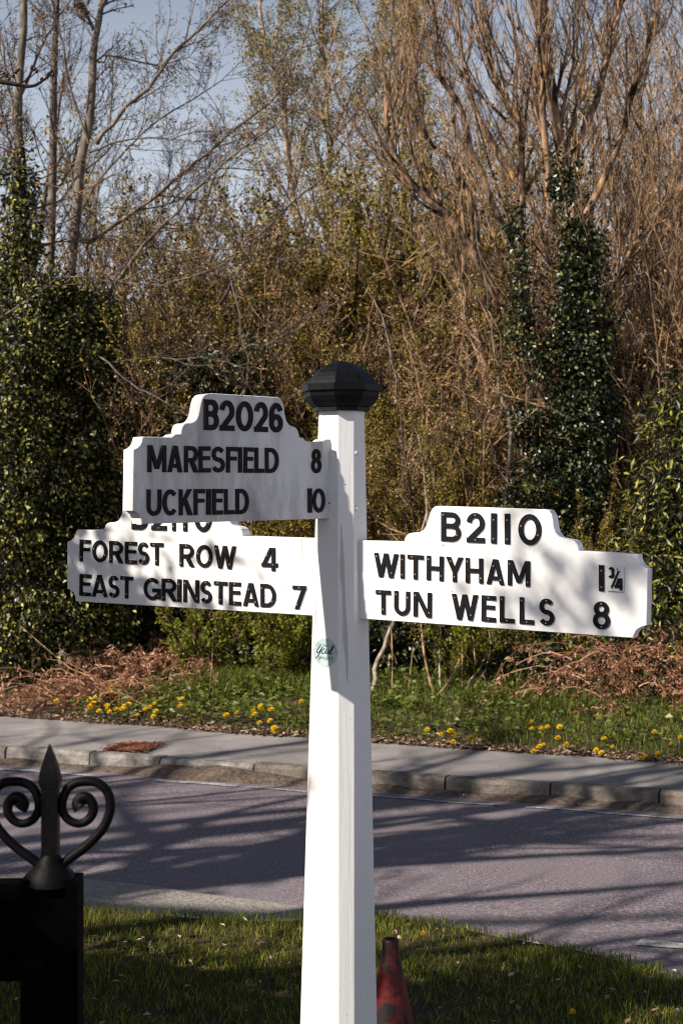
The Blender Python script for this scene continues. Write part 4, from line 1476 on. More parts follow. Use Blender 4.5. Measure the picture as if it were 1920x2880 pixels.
scatter(cp, [(X, hedge(X, b), s__) for X, b, s__ in ((2.2, 2.6, .9), (3.0, 2.0, .95), (3.4, 3.2, 1.05), (2.6, 4.0, 1.1), (1.7, 4.4, 1.0), (3.9, 4.6, 1.2), (2.9, 5.6, 1.25), (1.2, 5.6, 1.0))])

# ------------------------------------------------------------------ far wood: individual bare trees, four shapes copied
def make_far(label, group, twigm, leafm, hgt, seed):
    root = thing('woodland_tree', label, 'tree', (0, 0, -50), group)
    tr = np.zeros((1, 12, 3))
    p = np.zeros(3)
    d = np.array([RNG.normal() * .06, RNG.normal() * .06, 1.])
    for k in range(12):
        tr[0, k] = p
        d = unit(d + RNG.normal(size=3) * .05)
        p = p + d * hgt / 11
    r_ = np.linspace(.13, .02, 12)[None]
    b1 = grow(tr, r_, 26, .15, 1., (.4, 1.), (.2, .42), .3, .1, 7, .42, .008, .5)
    b2 = grow(*b1, 9, .15, 1., (.4, 1.), (.25, .5), .2, .14, 5, .5, .006, .4)
    b3 = grow(*b2, 7, .15, 1., (.4, 1.), (.3, .6), .1, .18, 3, .6, .0045, .3)
    g = Geo()
    g.tubes(tr, r_, 7)
    part('trunk', g, M['bark_ash'], root)
    g = Geo()
    g.tubes(*b1, 4)
    g.tubes(*b2, 3)
    part('branch', g, M['bark_dark'], root, None, False)
    g = Geo()
    g.tubes(*b3, 3)
    part('twigs', g, twigm, root, None, False, True)
    if leafm:
        g = Geo()
        p_, t_ = leaf_points(b3[0], b3[1], 3, .06, .1)
        foliage(g, p_, t_, .042, .028)
        part('leaves', g, leafm, root, None, False, True)
    return root


fa = make_far('purple brown leafless tree of the wood behind the thicket', 'purple leafless trees of the wood behind', M['twig_purple'], None, 9.5, 1)
fb = make_far('leafless brown tree of the wood behind the thicket', 'brown leafless trees of the wood behind', M['twig_brown'], None, 10.5, 2)
fc = make_far('tree hazed with olive buds in the wood behind the thicket', 'olive budding trees of the wood behind', M['twig_brown'], M['bud_olive'], 9.0, 3)


def far_spots(lst):
    return [((px * 1.2245 - CX) / FPX * Y, Y, s__) for px, Y, s__ in lst]


def scatter2(root, spots):
    for i, (x, y, s__) in enumerate(spots):
        z = wood_z(x, y) - .1
        rz = random.uniform(0, 6.28)
        if i == 0:
            root.location = (x, y, z)
            root.rotation_euler = (0, 0, rz)
            root.scale = (s__,) * 3
        else:
            dup(root, (x, y, z), rz, s__)


scatter2(fa, far_spots([(260, 27, .78), (60, 25, .9), (420, 30, .70), (150, 32, .95), (1500, 26, .95), (1420, 30, 1.1), (1560, 33, 1.2), (330, 38, .85), (1250, 34, 1.1), (20, 36, 1.1), (540, 40, .75), (-40, 29, 1.)]))
scatter2(fb, far_spots([(180, 24, .62), (380, 25, .52), (560, 27, .52), (1150, 27, .8), (1330, 25, .9), (1050, 31, .8), (1480, 23, .8), (700, 33, .55), (900, 35, .65), (1600, 24, .9), (470, 34, .6), (1200, 38, .9), (800, 42, .7), (250, 42, .8)]))
scatter2(fc, far_spots([(640, 24, .55), (800, 25, .62), (900, 27, .62), (720, 29, .60), (560, 31, .55), (1000, 25, .65), (850, 38, .75), (650, 40, .7), (1100, 42, .9), (450, 27, .42)]))

# ------------------------------------------------------------------ verge growth
hedge_t = 3.0


def verge_pts(n, s0, s1, f0, f1):
    s = RNG.uniform(s0, s1, n)
    f_ = RNG.uniform(f0, f1, n)
    t = t_back(s) + f_
    return s, t, Ks(s, t, verge_z(s, t))


g = Geo()
s, t, p_ = verge_pts(26000, -4., 4., .02, 2.3)
keep = vnoise(s * 2.3, t * 2.7, 4.) + RNG.uniform(-.6, .6, len(s)) + (s - .2) * .25 > -.25
p_, t, s = p_[keep], t[keep], s[keep]
ff = (t - t_back(s)) / 2.3
h = (.05 + .13 * ff ** 1.3 + .05 * np.clip(vnoise(s * 4, t * 3, 9.), 0, 1)) * RNG.uniform(.5, 1.3, len(s))
g.blades(p_, h, RNG.uniform(.0025, .0045, len(s)), RNG.uniform(.15, .9, len(s)))
obj('verge_grass', g.mesh('verge_grass', M['grass_far']), kind='stuff', label='rough spring grass on the far verge', category='grass')
g = Geo()
for (s0, t0, n, hh) in ((-2.1, 1.3, 500, .42), (-1.75, 1.5, 450, .38), (-2.5, 1.0, 300, .3), (-1.3, 1.5, 260, .34), (.25, 1.5, 260, .3), (1.1, 1.4, 300, .32), (1.7, 1.6, 260, .28), (2.3, 1.4, 260, .3)):
    s = s0 + RNG.normal(size=n) * .16
    t = t_back(s) + t0 + RNG.normal(size=n) * .13
    g.blades(Ks(s, t, verge_z(s, t)), hh * .62 * RNG.uniform(.5, 1.1, n), RNG.uniform(.003, .0055, n), RNG.uniform(.25, 1.0, n))
obj('long_grass', g.mesh('long_grass', M['grass_far']), kind='stuff', label='longer arching grass tufts by the hedge bottom', category='grass')
g = Geo()
s, t, p_ = verge_pts(9000, -2.9, 4., .05, 2.2)
keep = (vnoise(s * 3.1, t * 3.3, 12.) + RNG.uniform(-.5, .5, len(s)) - (s - .3) * .22 > .05)
p_ = p_[keep]
n = len(p_)
p_ = p_ + np.stack([RNG.normal(size=n) * .01, RNG.normal(size=n) * .01, RNG.uniform(.01, .14, n)], 1)
a = RNG.uniform(0, 2 * np.pi, n)
d = np.stack([np.cos(a), np.sin(a), RNG.uniform(-.2, .5, n)], 1)
nr = unit(np.array([[0, -.15, 1.]]) + RNG.normal(size=(n, 3)) * .35)
g.leaves(p_, d, nr, RNG.uniform(.03, .075, n), RNG.uniform(.025, .055, n))
obj('ground_cover', g.mesh('ground_cover', M['herb']), kind='stuff', label='low leafy weeds spreading through the verge', category='weeds')

# ivy and bramble along the hedge bottom
g = Geo()
bl = []
for i in range(30):
    s0 = -2.6 + i * .19 + ru(-.05, .05)
    t0 = float(t_back(s0)) + (2.75 if s0 < .1 else 2.0) + ru(-.15, .35)
    hh = ru(.18, .42) if -.3 < s0 < 3 else ru(.25, .6)
    bl.append((Ks(s0, t0, float(verge_z(s0, t0)) + hh * .6), (.24, .3, hh), int(500 * hh + 160)))
shell_leaves(g, bl, .055, .04)
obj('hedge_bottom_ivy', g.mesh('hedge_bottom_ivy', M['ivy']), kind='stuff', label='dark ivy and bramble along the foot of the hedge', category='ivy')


def bracken(name, label, cen, nst, spread, hgt, nfr, lmax=.8):
    off = np.array(cen)
    root = thing(name, label, 'bracken', off)
    a = RNG.uniform(0, 2 * np.pi, nst)
    st = np.zeros((nst, 7, 3))
    p = off + np.stack([RNG.normal(size=nst) * spread, RNG.normal(size=nst) * .22, RNG.uniform(0, hgt * .6, nst)], 1)
    d = unit(np.stack([np.cos(a), np.sin(a) * .6, RNG.uniform(.1, 1.1, nst)], 1))
    L = RNG.uniform(.2, lmax, nst)
    for k in range(7):
        st[:, k] = p
        d = unit(d + np.array([[0, 0, -.22]]) + RNG.normal(size=(nst, 3)) * .1)
        p = p + d * (L / 6)[:, None]
        p[:, 2] = np.maximum(p[:, 2], off[2] + .02)
    rr = np.broadcast_to(np.linspace(.006, .0025, 7), (nst, 7)) * RNG.uniform(.6, 1.1, nst)[:, None]
    g = Geo()
    g.tubes(st, rr, 3)
    part('stalks', g, M['bracken'], root, off, False, True)
    fr_ = grow(st, rr, nfr, .3, 1., (.6, 1.3), (.15, .35), -.3, .15, 4, .5, .0015)
    g = Geo()
    g.tubes(*fr_, 3)
    pp, tt = leaf_points(fr_[0], fr_[1], 5, .008, .1)
    foliage(g, pp, tt, .045, .014)
    part('fronds', g, M['bracken'], root, off, False, True)


def vp(s, f_):
    t = float(t_back(s)) + f_
    return Ks(s, t, float(verge_z(s, t)))


bracken('dead_bracken', 'collapsed orange brown dead bracken below the ivy at the left edge', vp(-3.0, 1.6), 170, .24, .36, 7, .5)
bracken('dead_bracken', 'wide tangle of collapsed orange brown dead bracken under the right arm', vp(1.85, 2.05), 430, .55, .75, 6)
bracken('dead_bracken', 'low scrap of dead bracken beside the pavement at the left edge', vp(-2.95, .75), 140, .3, .22, 5)

# bare sapling stems seen below the right arm
SAP = [([(900, 1420), (880, 1480), (862, 1530), (852, 1600)], 'pale leaning sapling stem just right of the post, under the right arm', .022),
       ([(1130, 1440), (1118, 1500), (1080, 1560), (1065, 1600)], 'thin pale sapling stem leaning in the middle of the gap under the right arm', .010),
       ([(1000, 1400), (1010, 1500), (1015, 1600)], 'upright brown sapling stem under the lettering of the right arm', .010)]
for pp, lab, r0 in SAP:
    off = P(pp[-1][0] * 1.2245, pp[-1][1] * 1.2245, 13.0)
    rt = thing('sapling', lab, 'sapling', off)
    top = [(pp[0][0] + (pp[0][0] - pp[1][0]) * k, pp[0][1] + (pp[0][1] - pp[1][1]) * k) for k in (4, 2, 1)]
    tr = stack([guide(top + pp, 13.4, 13.0, r0 * .5, r0)])
    b1 = grow(*tr, 8, 0., .6, (.4, .9), (.15, .3), .2, .12, 5, .5, .002)
    g = Geo()
    g.tubes(*tr, 7)
    part('stem', g, M['bark_birch'], rt, off)
    g = Geo()
    g.tubes(*b1, 3)
    part('twigs', g, M['twig_pale'], rt, off, False, True)

# dock plant left of the post
off = vp(-.42, 1.2)
dk = thing('dock_plant', 'broad leaved dock plant beside the post at the back of the verge', 'plant', off)
for k in range(7):
    a = k * .9 + .3
    g = Geo()
    m = 7
    L_, W_ = ru(.2, .3), ru(.05, .075)
    v = []
    for i in range(m):
        u = i / (m - 1)
        r_ = L_ * (u * .75)
        z = L_ * (.75 * u - .55 * u * u)
        w = W_ * math.sin(math.pi * min(1, .08 + u * .95)) + .004
        ctr = np.array([math.cos(a) * r_, math.sin(a) * r_, z])
        sd = np.array([-math.sin(a), math.cos(a), 0]) * w
        v += [ctr - sd + np.array([0, 0, .25 * w]), ctr, ctr + sd + np.array([0, 0, .25 * w])]
    f = [(i * 3 + j, i * 3 + j + 1, (i + 1) * 3 + j + 1, (i + 1) * 3 + j) for i in range(m - 1) for j in range(2)]
    g.add(v, f)
    obj('leaf', g.mesh('leaf', M['herb'], None, True), dk)

# dandelions: one mesh, copied
g = Geo()
g.tubes(np.array([[(0, 0, -.03), (.004, 0, .04), (.006, .002, .085)]]), np.array([[.0028, .0026, .0024]]), 5, 1)
n = 44
a = np.arange(n) * 2.39996
q = np.sqrt((np.arange(n) + .5) / n)
d = np.stack([np.cos(a) * q, np.sin(a) * q, .25 + .8 * (1 - q)], 1)
g.leaves(np.tile(np.array([[.006, .002, .083]]), (n, 1)), d, np.tile(np.array([[0, 0, 1.]]), (n, 1)) + d * .2, .025, .0085, 0, .05)
dmesh = g.mesh('dandelion', [M['petal'], M['stem_green']])
DL = [(67, 1947), (158, 1972), (314, 1935), (318, 1948), (259, 1966), (273, 1966), (266, 1976), (254, 1989), (255, 1995), (267, 1993), (284, 2002), (300, 1988), (311, 1990), (313, 2003), (330, 1997), (338, 1999),
      (342, 1995), (357, 1984), (360, 1979), (404, 1998), (420, 1985), (434, 1983), (384, 2015), (440, 2013), (449, 1999), (504, 1985), (512, 1970), (636, 2012), (675, 2008), (715, 2000), (723, 2011), (728, 1988),
      (742, 1988), (760, 1997), (732, 2034), (769, 2026), (777, 2044), (780, 2056), (772, 2058), (844, 1970)]
DR = [(1199, 2050), (1240, 2066), (1268, 2053), (1271, 2063), (1240, 2100), (1269, 2086), (1319, 2076), (1336, 2070), (1493, 2032), (1487, 2053), (1519, 2051), (1540, 2045), (1563, 2075), (1505, 2108), (1519, 2097),
      (1519, 2106), (1533, 2098), (1590, 2094), (1593, 2130), (1680, 2106), (1695, 2114), (1699, 2081), (1719, 2102), (1799, 2128), (1815, 2128), (1836, 2058), (1850, 2117), (1895, 2093), (1912, 2072), (1578, 2042)]
NEAR = [(1062, 2736), (1205, 2624), (1620, 2842)]


def dandelion(px, py, label, group, zoff=.12):
    # march along the view ray until it meets the verge at flower height
    best = None
    for Y in np.arange(9.0, 15.5, .04):
        q_ = P(px, py, Y)
        dd = q_[:2] - K0
        s_q, t_q = float(dd @ E2), float(dd @ F2)
        if t_q < float(t_back(s_q)):
            continue
        if q_[2] <= float(verge_z(s_q, t_q)) + zoff:
            best = (q_, float(verge_z(s_q, t_q)))
            break
    if best is None:
        return
    q_, z = best
    o = obj('dandelion', dmesh, None, label=label, category='flower', group=group)
    o.location = (q_[0], q_[1], q_[2] - .085)
    sc_ = ru(.95, 1.35) if px < 960 else ru(.75, 1.1)
    o.scale = (sc_, sc_, 1.1)
    o.rotation_euler = (ru(.15, .6), ru(-.35, .1), 0)


for x, y in DL:
    dandelion(x, y, 'yellow dandelion flowering in the verge left of the white post', 'dandelions in the verge left of the post')
for x, y in DR:
    dandelion(x, y, 'yellow dandelion flowering in the verge right of the white post', 'dandelions in the verge right of the post')

# fallen leaves along the back of the pavement, and the red-brown patch
g = Geo()
n = 2600
s = RNG.uniform(-3.6, 3.2, n)
f_ = np.abs(RNG.normal(size=n)) * .10 * np.where(s < -1.7, 2.2, 1.) - .05
t = t_back(s) + f_
z = np.where(f_ > 0, verge_z(s, t), Z_PAVE + .006) + RNG.uniform(.002, .02, n)
a = RNG.uniform(0, 2 * np.pi, n)
g.leaves(Ks(s, t, z), np.stack([np.cos(a), np.sin(a), RNG.uniform(-.1, .3, n)], 1), unit(np.array([[0, 0, 1.]]) + RNG.normal(size=(n, 3)) * .3), RNG.uniform(.02, .055, n), RNG.uniform(.012, .035, n))
n = 260
s = RNG.uniform(-3.6, 3.2, n)
t = RNG.uniform(-.3, 1.0, n)
a = RNG.uniform(0, 2 * np.pi, n)
z = np.where(t > .0, Z_PAVE + .012, Z_ROAD + .03)
g.leaves(Ks(s, t, z), np.stack([np.cos(a), np.sin(a), RNG.uniform(.0, .2, n)], 1), np.tile([[0, 0, 1.]], (n, 1)), RNG.uniform(.01, .025, n), RNG.uniform(.006, .015, n))
obj('leaf_litter', g.mesh('leaf_litter', M['litter']), kind='stuff', label='fallen brown leaves along the back of the pavement', category='leaves')
g = Geo()
q = np.array([G(292, 2112, Z_PAVE)[:2], G(345, 2092, Z_PAVE)[:2], G(462, 2094, Z_PAVE)[:2], G(405, 2118, Z_PAVE)[:2]])
n = 1800
uu, vv = RNG.uniform(0, 1, (2, n))
xy = (q[0] * (1 - uu)[:, None] + q[1] * uu[:, None]) * (1 - vv)[:, None] + (q[3] * (1 - uu)[:, None] + q[2] * uu[:, None]) * vv[:, None]
xy = xy + RNG.normal(size=xy.shape) * .02
a = RNG.uniform(0, 2 * np.pi, n)
g.leaves(np.column_stack([xy, Z_PAVE + .006 + RNG.uniform(0, .008, n)]), np.stack([np.cos(a), np.sin(a), RNG.uniform(0, .25, n)], 1), np.tile([[0, 0, 1.]], (n, 1)), RNG.uniform(.02, .045, n), RNG.uniform(.01, .02, n))
obj('red_leaf_patch', g.mesh('red_leaf_patch', M['red_litter']), kind='stuff', label='flat patch of brick red leaf litter on the pavement', category='leaves')

# ------------------------------------------------------------------ near grass
g = Geo()
n = 120000
xy = np.stack([RNG.uniform(-2.2, 2.6, n), RNG.uniform(3.6, 7.1, n)], 1)
vis = np.abs(xy[:, 0]) < xy[:, 1] * .25 + .15
xy = xy[vis]
ins = in_poly(xy, [p + (np.array([0, .05]) if i < len(isl) else 0) for i, p in enumerate(isl_poly)])
xy = xy[ins]
bare = np.exp(-(((xy[:, 0] - .33) / .16) ** 2 + ((xy[:, 1] - 5.55) / .12) ** 2))
keep = (vnoise(xy[:, 0] * 5, xy[:, 1] * 5, 7.) * .4 + RNG.uniform(0, 1, len(xy)) > .12 + bare)
xy = xy[keep]
n = len(xy)
h = .74 * (.055 + .03 * vnoise(xy[:, 0] * 3.3, xy[:, 1] * 3.9, 2.)) * RNG.uniform(.5, 1.35, n)
g.blades(np.column_stack([xy, np.full(n, -.004)]), h, RNG.uniform(.0012, .0024, n), RNG.uniform(.15, .9, n))
obj('grass', g.mesh('grass', M['grass']), kind='stuff', label='short mown grass around the post and gate', category='grass')
g = Geo()
n = 500
xy = np.stack([RNG.uniform(-1.4, 1.8, n), RNG.uniform(4.3, 6.6, n)], 1)
xy = xy[in_poly(xy, isl_poly)]
n = len(xy)
a = RNG.uniform(0, 2 * np.pi, n)
g.leaves(np.column_stack([xy, RNG.uniform(.005, .04, n)]), np.stack([np.cos(a), np.sin(a), RNG.uniform(0, .4, n)], 1), unit(np.array([[0, 0, 1.]]) + RNG.normal(size=(n, 3)) * .3), RNG.uniform(.015, .045, n), RNG.uniform(.008, .022, n))
obj('dry_leaf_litter', g.mesh('dry_leaf_litter', M['litter']), kind='stuff', label='dry brown leaves caught in the near grass', category='leaves')
for x, y in NEAR:
    q = G(x, y, .055)
    o = obj('dandelion', dmesh, None, label='half open dandelion in the near grass by the cone and post', category='flower', group='dandelions in the near grass')
    o.location = (q[0], q[1], -.03)
    o.scale = (.6, .6, 1)
    o.rotation_euler = (.3, .1, x)

# ------------------------------------------------------------------ trees left of and behind the camera that shade the road
def make_shade(loc, rz, label, name, hgt, r0, nl, leafm=None, dense=1., seed=1):
    global RNG
    keep_rng, RNG = RNG, np.random.default_rng(seed+200)
    root = thing(name, label, 'tree', loc)
    root.rotation_euler = (0, 0, rz)
    tr = np.zeros((1, 14, 3))
    p = np.array([0, 0, -.1])
    d = np.array([.03, .02, 1.])
    for k in range(14):
        tr[0, k] = p
        d = unit(d + RNG.normal(size=3) * .05)
        p = p + d * hgt / 13
    r_ = np.linspace(r0, r0 * .2, 14)[None]
    b1 = grow(tr, r_, nl, .28, 1., (.7, 1.2), (.35, .6), .25, .12, 9, .68, .014, .45)
    b2 = grow(*b1, int(9 * dense), .15, 1., (.45, 1.), (.25, .5), .12, .14, 6, .5, .006, .4)
    b3 = grow(*b2, int(6 * dense), .15, 1., (.4, 1.), (.25, .5), .1, .18, 4, .6, .004, .3)
    g = Geo()
    g.tubes(tr, r_, 10)
    part('trunk', g, M['bark_ash'], root)
    g = Geo()
    g.tubes(*b1, 6)
    g.tubes(*b2, 4)
    part('branch', g, M['bark_ash'], root)
    g = Geo()
    g.tubes(*b3, 3)
    part('twigs', g, M['twig_grey'], root, None, False, True)
    if leafm:
        g = Geo()
        p_, t_ = leaf_points(b3[0], b3[1], 5, .06, .1)
        foliage(g, p_, t_, .08, .05)
        part('leaves', g, leafm, root, None, False, True)
    RNG = keep_rng
    return root


def ivy_up(root, r0, r1, h, n):
    g = Geo()
    shell_leaves(g, [((.03 * (1 + k), .02 * (1 + k), h * (k + .5) / 9), (r0 + (r1 - r0) * k / 8, r0 + (r1 - r0) * k / 8, h / 15), n) for k in range(9)], .08, .055)
    part('ivy', g, M['ivy'], root, None, False, True)


ta = make_shade((-6.5, 4.05, 0), 0., 'ivy clad tree beyond the left edge nearest the road', 'ivy_clad_tree', 9., .22, 12, None, .55)
ivy_up(ta, .34, .26, 7.2, 900)
tb_ = make_shade((-8.7, 5.5, 0), 2.1, 'ivy clad tree beyond the left edge that shades the far pavement', 'ivy_clad_tree', 8., .19, 10, None, .45)
ivy_up(tb_, .24, .18, 6.6, 700)
make_shade((-11.5, 1.2, 0), .4, 'large bare tree out of view to the left that shades the road', 'bare_tree', 12., .36, 13, None, .5)

make_shade((-5.9, 4.75, 0), 5.2, 'young bare tree beyond the left edge between the ivy clad trees', 'bare_tree', 8., .15, 11, None, .5, 5)

make_shade((-5.6, 3.05, 0), 1.2, 'slim bare tree beyond the left edge whose trunk shades the grass corner', 'bare_tree', 7., .11, 9, None, .4, 9)
make_shade((-6.9, 5.6, 0), 2.6, 'small bare tree beyond the left edge whose branches shade the left of the road', 'bare_tree', 7., .13, 11, None, .5, 12)

# slim tree whose budding twig reaches into the top left corner
off = np.array([-3.2, 6.3, 0.])
bt = thing('budding_tree', 'slim dark tree at the left whose twig with fat buds reaches into the top corner', 'tree', off)
tr = stack([(spline([off, off + [.05, 0, 1.6], off + [.2, -.05, 3.0], off + [.15, .1, 4.6]], 14), np.linspace(.05, .015, 14))])
ends = P(150, 205, 6.0)
tw = stack([(spline([off + np.array([.2, -.05, 3.0]), off + np.array([.9, -.2, 3.22]), P(-220, 205, 6.0), P(0, 230, 6.0), P(50, 238, 6.0), P(92, 242, 6.0), P(122, 226, 6.0), ends], 30), np.linspace(.014, .0035, 30)),
            (spline([P(45, 237, 6.), P(70, 228, 6.02), P(88, 205, 6.03), P(98, 196, 6.03)], 30), np.linspace(.004, .0022, 30)),
            (spline([P(-60, 215, 6.), P(-10, 222, 5.98), P(15, 212, 5.97), P(28, 205, 5.97)], 30), np.linspace(.004, .0022, 30))])
g = Geo()
g.tubes(*tr, 8)
part('trunk', g, M['bark_dark'], bt, off)
g = Geo()
g.tubes(*tw, 6)
part('branch', g, M['bark_dark'], bt, off)
bud = mat_plain('dark sticky bud', (.035, .018, .014), .4, .4, .4, 60.)
for cx_, cy_ in ((45, 203), (52, 196), (38, 212), (20, 214), (12, 206), (26, 222), (98, 194), (90, 190), (104, 200), (138, 206), (146, 200), (150, 210), (133, 214), (156, 232), (74, 226), (-6, 218), (118, 222)):
    ctr = P(cx_, cy_, 6.0)
    a_ = RNG.uniform(-.9, .9)
    dr = np.array([math.sin(a_), RNG.normal() * .3, math.cos(a_)])
    L_ = RNG.uniform(.014, .024)
    pts_ = np.array([[ctr - dr * L_ * .5 + dr * L_ * q_ for q_ in (0, .25, .55, .8, 1.)]])
    g = Geo()
    g.tubes(pts_, np.array([[.002, .0065, .0075, .005, .0006]]), 6)
    obj('bud', g.mesh('bud', bud, off, True), bt)


# ------------------------------------------------------------------ holly bushes inside the thicket and dark bottoms
def evergreen(name, label, base, blobs, leafm, L, W, stems=5, cat='shrub'):
    off = np.array(base, float)
    root = thing(name, label, cat, off)
    gs = []
    for k in range(stems):
        c_, r_, _ = blobs[k % len(blobs)]
        q = spline([off + np.array([.05 * k - .1, 0, -.05]), (off + np.asarray(c_)) / 2 + RNG.normal(size=3) * .06, np.asarray(c_) + RNG.normal(size=3) * .1], 8)
        gs.append((q, np.linspace(.03, .008, 8)))
    tr = stack(gs)
    b1 = grow(*tr, 9, .3, 1., (.5, 1.1), (.15, .35), .1, .12, 5, .5, .003)
    g = Geo()
    g.tubes(*tr, 6)
    g.tubes(*b1, 3)
    part('stems', g, M['bark_dark'], root, off, False)
    g = Geo()
    shell_leaves(g, blobs, L, W)
    part('leaves', g, leafm, root, off, False, True)
    return root


def foot(px, Y):
    x = (px - CX) / FPX * Y
    return (x, Y, wood_z(x, Y))


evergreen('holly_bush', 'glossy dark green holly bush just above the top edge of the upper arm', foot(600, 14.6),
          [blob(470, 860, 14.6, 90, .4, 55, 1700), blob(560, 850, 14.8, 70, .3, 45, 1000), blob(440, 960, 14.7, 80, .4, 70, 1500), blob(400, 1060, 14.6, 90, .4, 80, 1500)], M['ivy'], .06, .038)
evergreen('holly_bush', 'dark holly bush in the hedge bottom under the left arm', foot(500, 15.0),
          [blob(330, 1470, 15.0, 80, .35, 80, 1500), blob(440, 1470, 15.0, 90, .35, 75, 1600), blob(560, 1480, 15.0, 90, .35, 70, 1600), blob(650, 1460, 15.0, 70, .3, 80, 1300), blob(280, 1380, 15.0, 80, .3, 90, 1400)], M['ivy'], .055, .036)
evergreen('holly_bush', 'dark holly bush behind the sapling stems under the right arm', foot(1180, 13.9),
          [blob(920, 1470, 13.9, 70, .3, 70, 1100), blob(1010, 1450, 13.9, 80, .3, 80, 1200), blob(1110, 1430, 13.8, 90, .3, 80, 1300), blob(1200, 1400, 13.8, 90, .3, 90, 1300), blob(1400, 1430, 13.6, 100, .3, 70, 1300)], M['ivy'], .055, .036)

for k, (px, py, n) in enumerate(((480, 900, 0), (760, 880, 1), (960, 950, 0), (1160, 900, 1), (1480, 900, 0), (640, 1180, 1), (900, 1230, 0), (1130, 1230, 1), (1450, 1220, 0))):  # added masses of dark leaves, standing in for deep shade between the shrubs
    lab = ('ivied bush added as dark backing deep in the thicket left of the post', 'ivied bush added as dark backing deep in the thicket right of the post')[px > 784]
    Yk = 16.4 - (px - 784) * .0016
    o_ = evergreen('dark_backing_bush', lab, foot(px * 1.2245, Yk), [blob(px - 60, py, Yk, 110, .4, 110, 1500), blob(px + 70, py + 60, Yk, 120, .4, 120, 1500), blob(px, py + 170, Yk, 130, .4, 110, 1500)], M['ivy'], .06, .04)
    o_['group'] = ('ivied bushes added as dark backing left of the post', 'ivied bushes added as dark backing right of the post')[px > 784]

STEMS = [([(1364, 816), (1382, 963), (1407, 1079), (1420, 1150)], .026, 'tall pale stem rising straight through the middle of the thicket right of the post cap'),
         ([(1382, 1263), (1413, 1349), (1440, 1430)], .024, 'short pale stem leaning just above the top of the right arm'),
         ([(1190, 1050), (1254, 1079), (1327, 1116), (1400, 1165)], .018, 'slanting fawn limb to the right of the post cap'),
         ([(1009, 767), (1040, 828), (1090, 960), (1110, 1100)], .016, 'pale stem slanting down just right of the post cap'),
         ([(1113, 896), (1137, 951), (1180, 1080), (1200, 1250)], .016, 'pale kinked stem behind the slanting fawn limb'),
         ([(1841, 737), (1786, 780), (1682, 908), (1640, 1010)], .018, 'grey limb slanting up to the right from the ivied trunk'),
         ([(640, 560), (650, 760), (690, 980), (700, 1150)], .018, 'dark slim stem left of the post above the upper arm'),
         ([(1290, 560), (1300, 760), (1330, 950)], .02, 'lit stem climbing beside the lichened tree')]
for pq, r0, lab in STEMS:
    Yq = 14.4 if pq[0][0] < 1000 or 'grey limb' in lab else 13.9
    pts_ = [P(x, y, Yq + .1 * math.sin(i * 1.7)) for i, (x, y) in enumerate(pq)]
    end = pts_[-1] + (pts_[-1] - pts_[-2]) * .8
    base = np.array([end[0] + (end[0] - pts_[0][0]) * .35, Yq + .2, wood_z(end[0], Yq) - .05])
    top = pts_[0] + (pts_[0] - pts_[1]) * 1.4
    rt = thing('bare_sapling', lab, 'sapling', base)
    q = spline([top] + pts_ + [end, base], 20)
    q[1:-1] += RNG.normal(size=(18, 3)) * .022
    tr = (q[None], np.linspace(r0 * .22, r0 * .72, 20)[None])
    b1 = grow(*tr, 14, .0, .75, (.4, 1.), (.1, .25), .3, .12, 6, .45, .003)
    b2 = grow(*b1, 5, .2, 1., (.4, 1.), (.3, .5), .2, .15, 4, .6, .0025)
    g = Geo()
    g.tubes(*tr, 7)
    part('stem', g, M['bark_willow'] if 'fawn' in lab or 'lit' in lab else M['bark_ash'], rt, base)
    g = Geo()
    g.tubes(*b1, 4)
    g.tubes(*b2, 3)
    part('twigs', g, M['twig_pale'], rt, base, False, True)

SAP2 = [((1101, 1800), (1103, 1870), (1101, 1955), .006, 'thin upright orange stem, first from the post under the right arm'),
        ((1157, 1855), (1152, 1905), (1144, 1958), .006, 'short stem with a small leaf, second from the post under the right arm'),
        ((1184, 1760), (1192, 1840), (1208, 1912), .012, 'thick fawn stem bending at its foot under the right arm'),
        ((1300, 1830), (1285, 1870), (1255, 1925), .009, 'leaning fawn stick among the fallen twigs under the right arm'),
        ((1298, 1760), (1299, 1860), (1297, 1960), .006, 'upright orange stem in front of the leaning stick'),
        ((1377, 1835), (1365, 1880), (1335, 1930), .009, 'leaning orange stick at the left end of the bracken tangle'),
        ((1322, 1770), (1330, 1800), (1334, 1845), .006, 'short fawn stem hanging above the bracken tangle'),
        ((598, 1830), (595, 1880), (592, 1932), .006, 'thin brown stem in the hedge bottom under the left arm'),
        ((500, 1850), (482, 1890), (468, 1945), .005, 'leaning pale twig in the dark hedge bottom under the left arm'),
        ((104, 1800), (150, 1840), (200, 1880), .006, 'thin purple bramble cane arching over the bracken at the left edge')]
for a_, b_, c_, r0, lab in SAP2:
    Yq = 12.9
    off = P(c_[0], c_[1], Yq)
    rt = thing('sapling', lab, 'sapling', off)
    ext = (2 * a_[0] - b_[0], 2 * a_[1] - b_[1])
    q = spline([P(ext[0], ext[1], Yq + .25), P(*a_, Yq + .2), P(*b_, Yq + .05), P(*c_, Yq), P(2 * c_[0] - b_[0] * 1., 2 * c_[1] - b_[1] - 20, Yq)], 14)
    tr = (q[None], np.linspace(r0 * .6, r0, 14)[None])
    b1 = grow(*tr, 5, .1, .8, (.5, 1.), (.12, .25), .2, .12, 5, .5, .0018)
    g = Geo()
    g.tubes(*tr, 6)
    g.tubes(*b1, 3)
    part('stem', g, M['twig_pale'], rt, off, False)

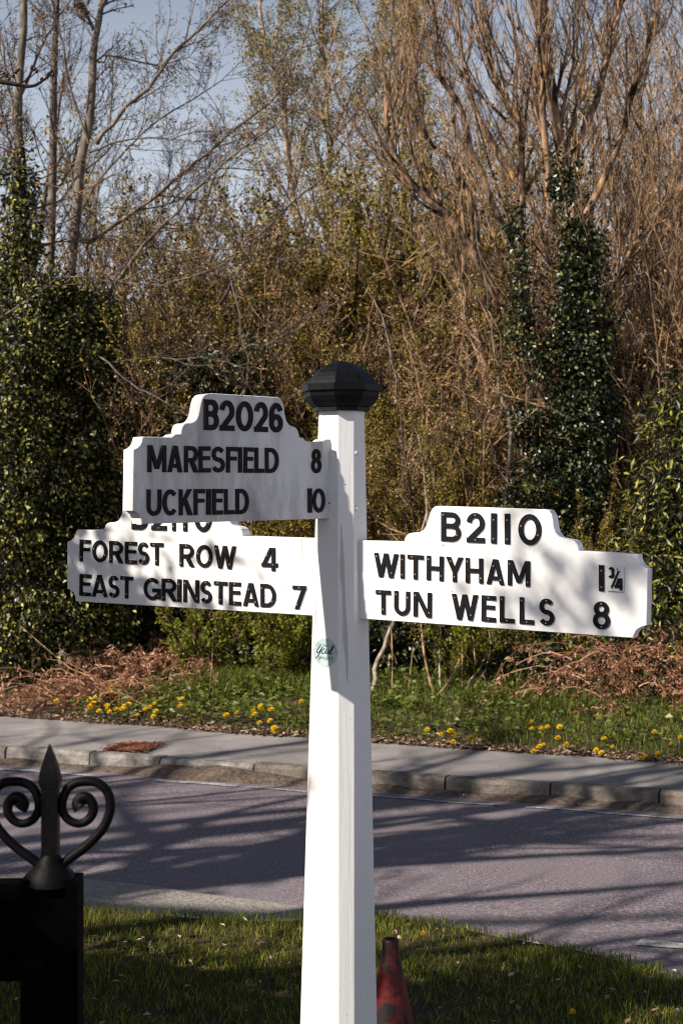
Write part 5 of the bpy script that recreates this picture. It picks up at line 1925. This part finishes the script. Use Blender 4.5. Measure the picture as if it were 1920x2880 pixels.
# ------------------------------------------------------------------ evergreen garden hedge and holly left of the picture, which shade gate and grass
evergreen('garden_hedge', 'evergreen garden hedge out of view left of the gate', (-2.6, 4.6, 0),
          [((-2.65, 5.0, .75), (.75, .5, .95), 5200), ((-2.6, 4.55, .95), (.6, .5, 1.12), 5600), ((-2.6, 4.1, 1.2), (.5, .42, 1.35), 5600), ((-3.1, 5.6, .6), (.6, .5, .75), 2600)], M['laurel'], .08, .05)
evergreen('holly_tree', 'slender holly tree out of view left of the fingerpost', (-2.7, 3.72, 0),
          [((-2.6, 3.85, .8), (.42, .36, .9), 3200), ((-2.62, 3.74, 1.9), (.40, .34, .85), 3400), ((-2.62, 3.68, 2.75), (.36, .30, .45), 2200), ((-2.6, 3.35, 3.2), (.22, .3, .16), 700), ((-2.75, 3.75, 3.5), (.25, .16, .4), 620)],
          M['laurel'], .075, .046, 5, 'tree')
evergreen('laurel_bush', 'tall laurel bush out of view behind the gate', (-1.9, 1.45, 0),
          [((-1.9, 1.5, 1.0), (.75, .75, 1.1), 3200), ((-1.95, 1.4, 2.1), (.6, .6, .8), 2200), ((-1.5, 1.75, 1.4), (.3, .3, .6), 900)], M['laurel'], .08, .045)
evergreen('holly_tree', 'tall thin holly tree out of view behind the gate', (-2.7, 1.98, 0),
          [((-2.64, 2.0, 4.45), (.17, .17, .34), 300), ((-2.66, 1.98, 3.4), (.22, .22, .6), 600), ((-2.68, 1.98, 2.2), (.28, .28, .8), 900)], M['laurel'], .07, .042, 4, 'tree')

evergreen('bramble', 'fresh green bramble scrambling through the right of the bracken tangle', tuple(vp(2.25, 1.9)),
          [(vp(2.0, 1.9) + [0, 0, .35], (.28, .2, .22), 190), (vp(2.45, 1.85) + [0, 0, .5], (.25, .2, .35), 240), (vp(1.5, 1.8) + [0, 0, .22], (.25, .15, .15), 130)], M['bud_green'], .05, .036, 6, 'bramble')
evergreen('bramble', 'green bramble at the foot of the ivy beside the left bracken', tuple(vp(-2.2, 1.8)),
          [(vp(-2.2, 1.9) + [0, 0, .2], (.35, .2, .2), 260), (vp(-1.7, 1.9) + [0, 0, .2], (.3, .2, .18), 200)], M['herb'], .05, .036, 5, 'bramble')
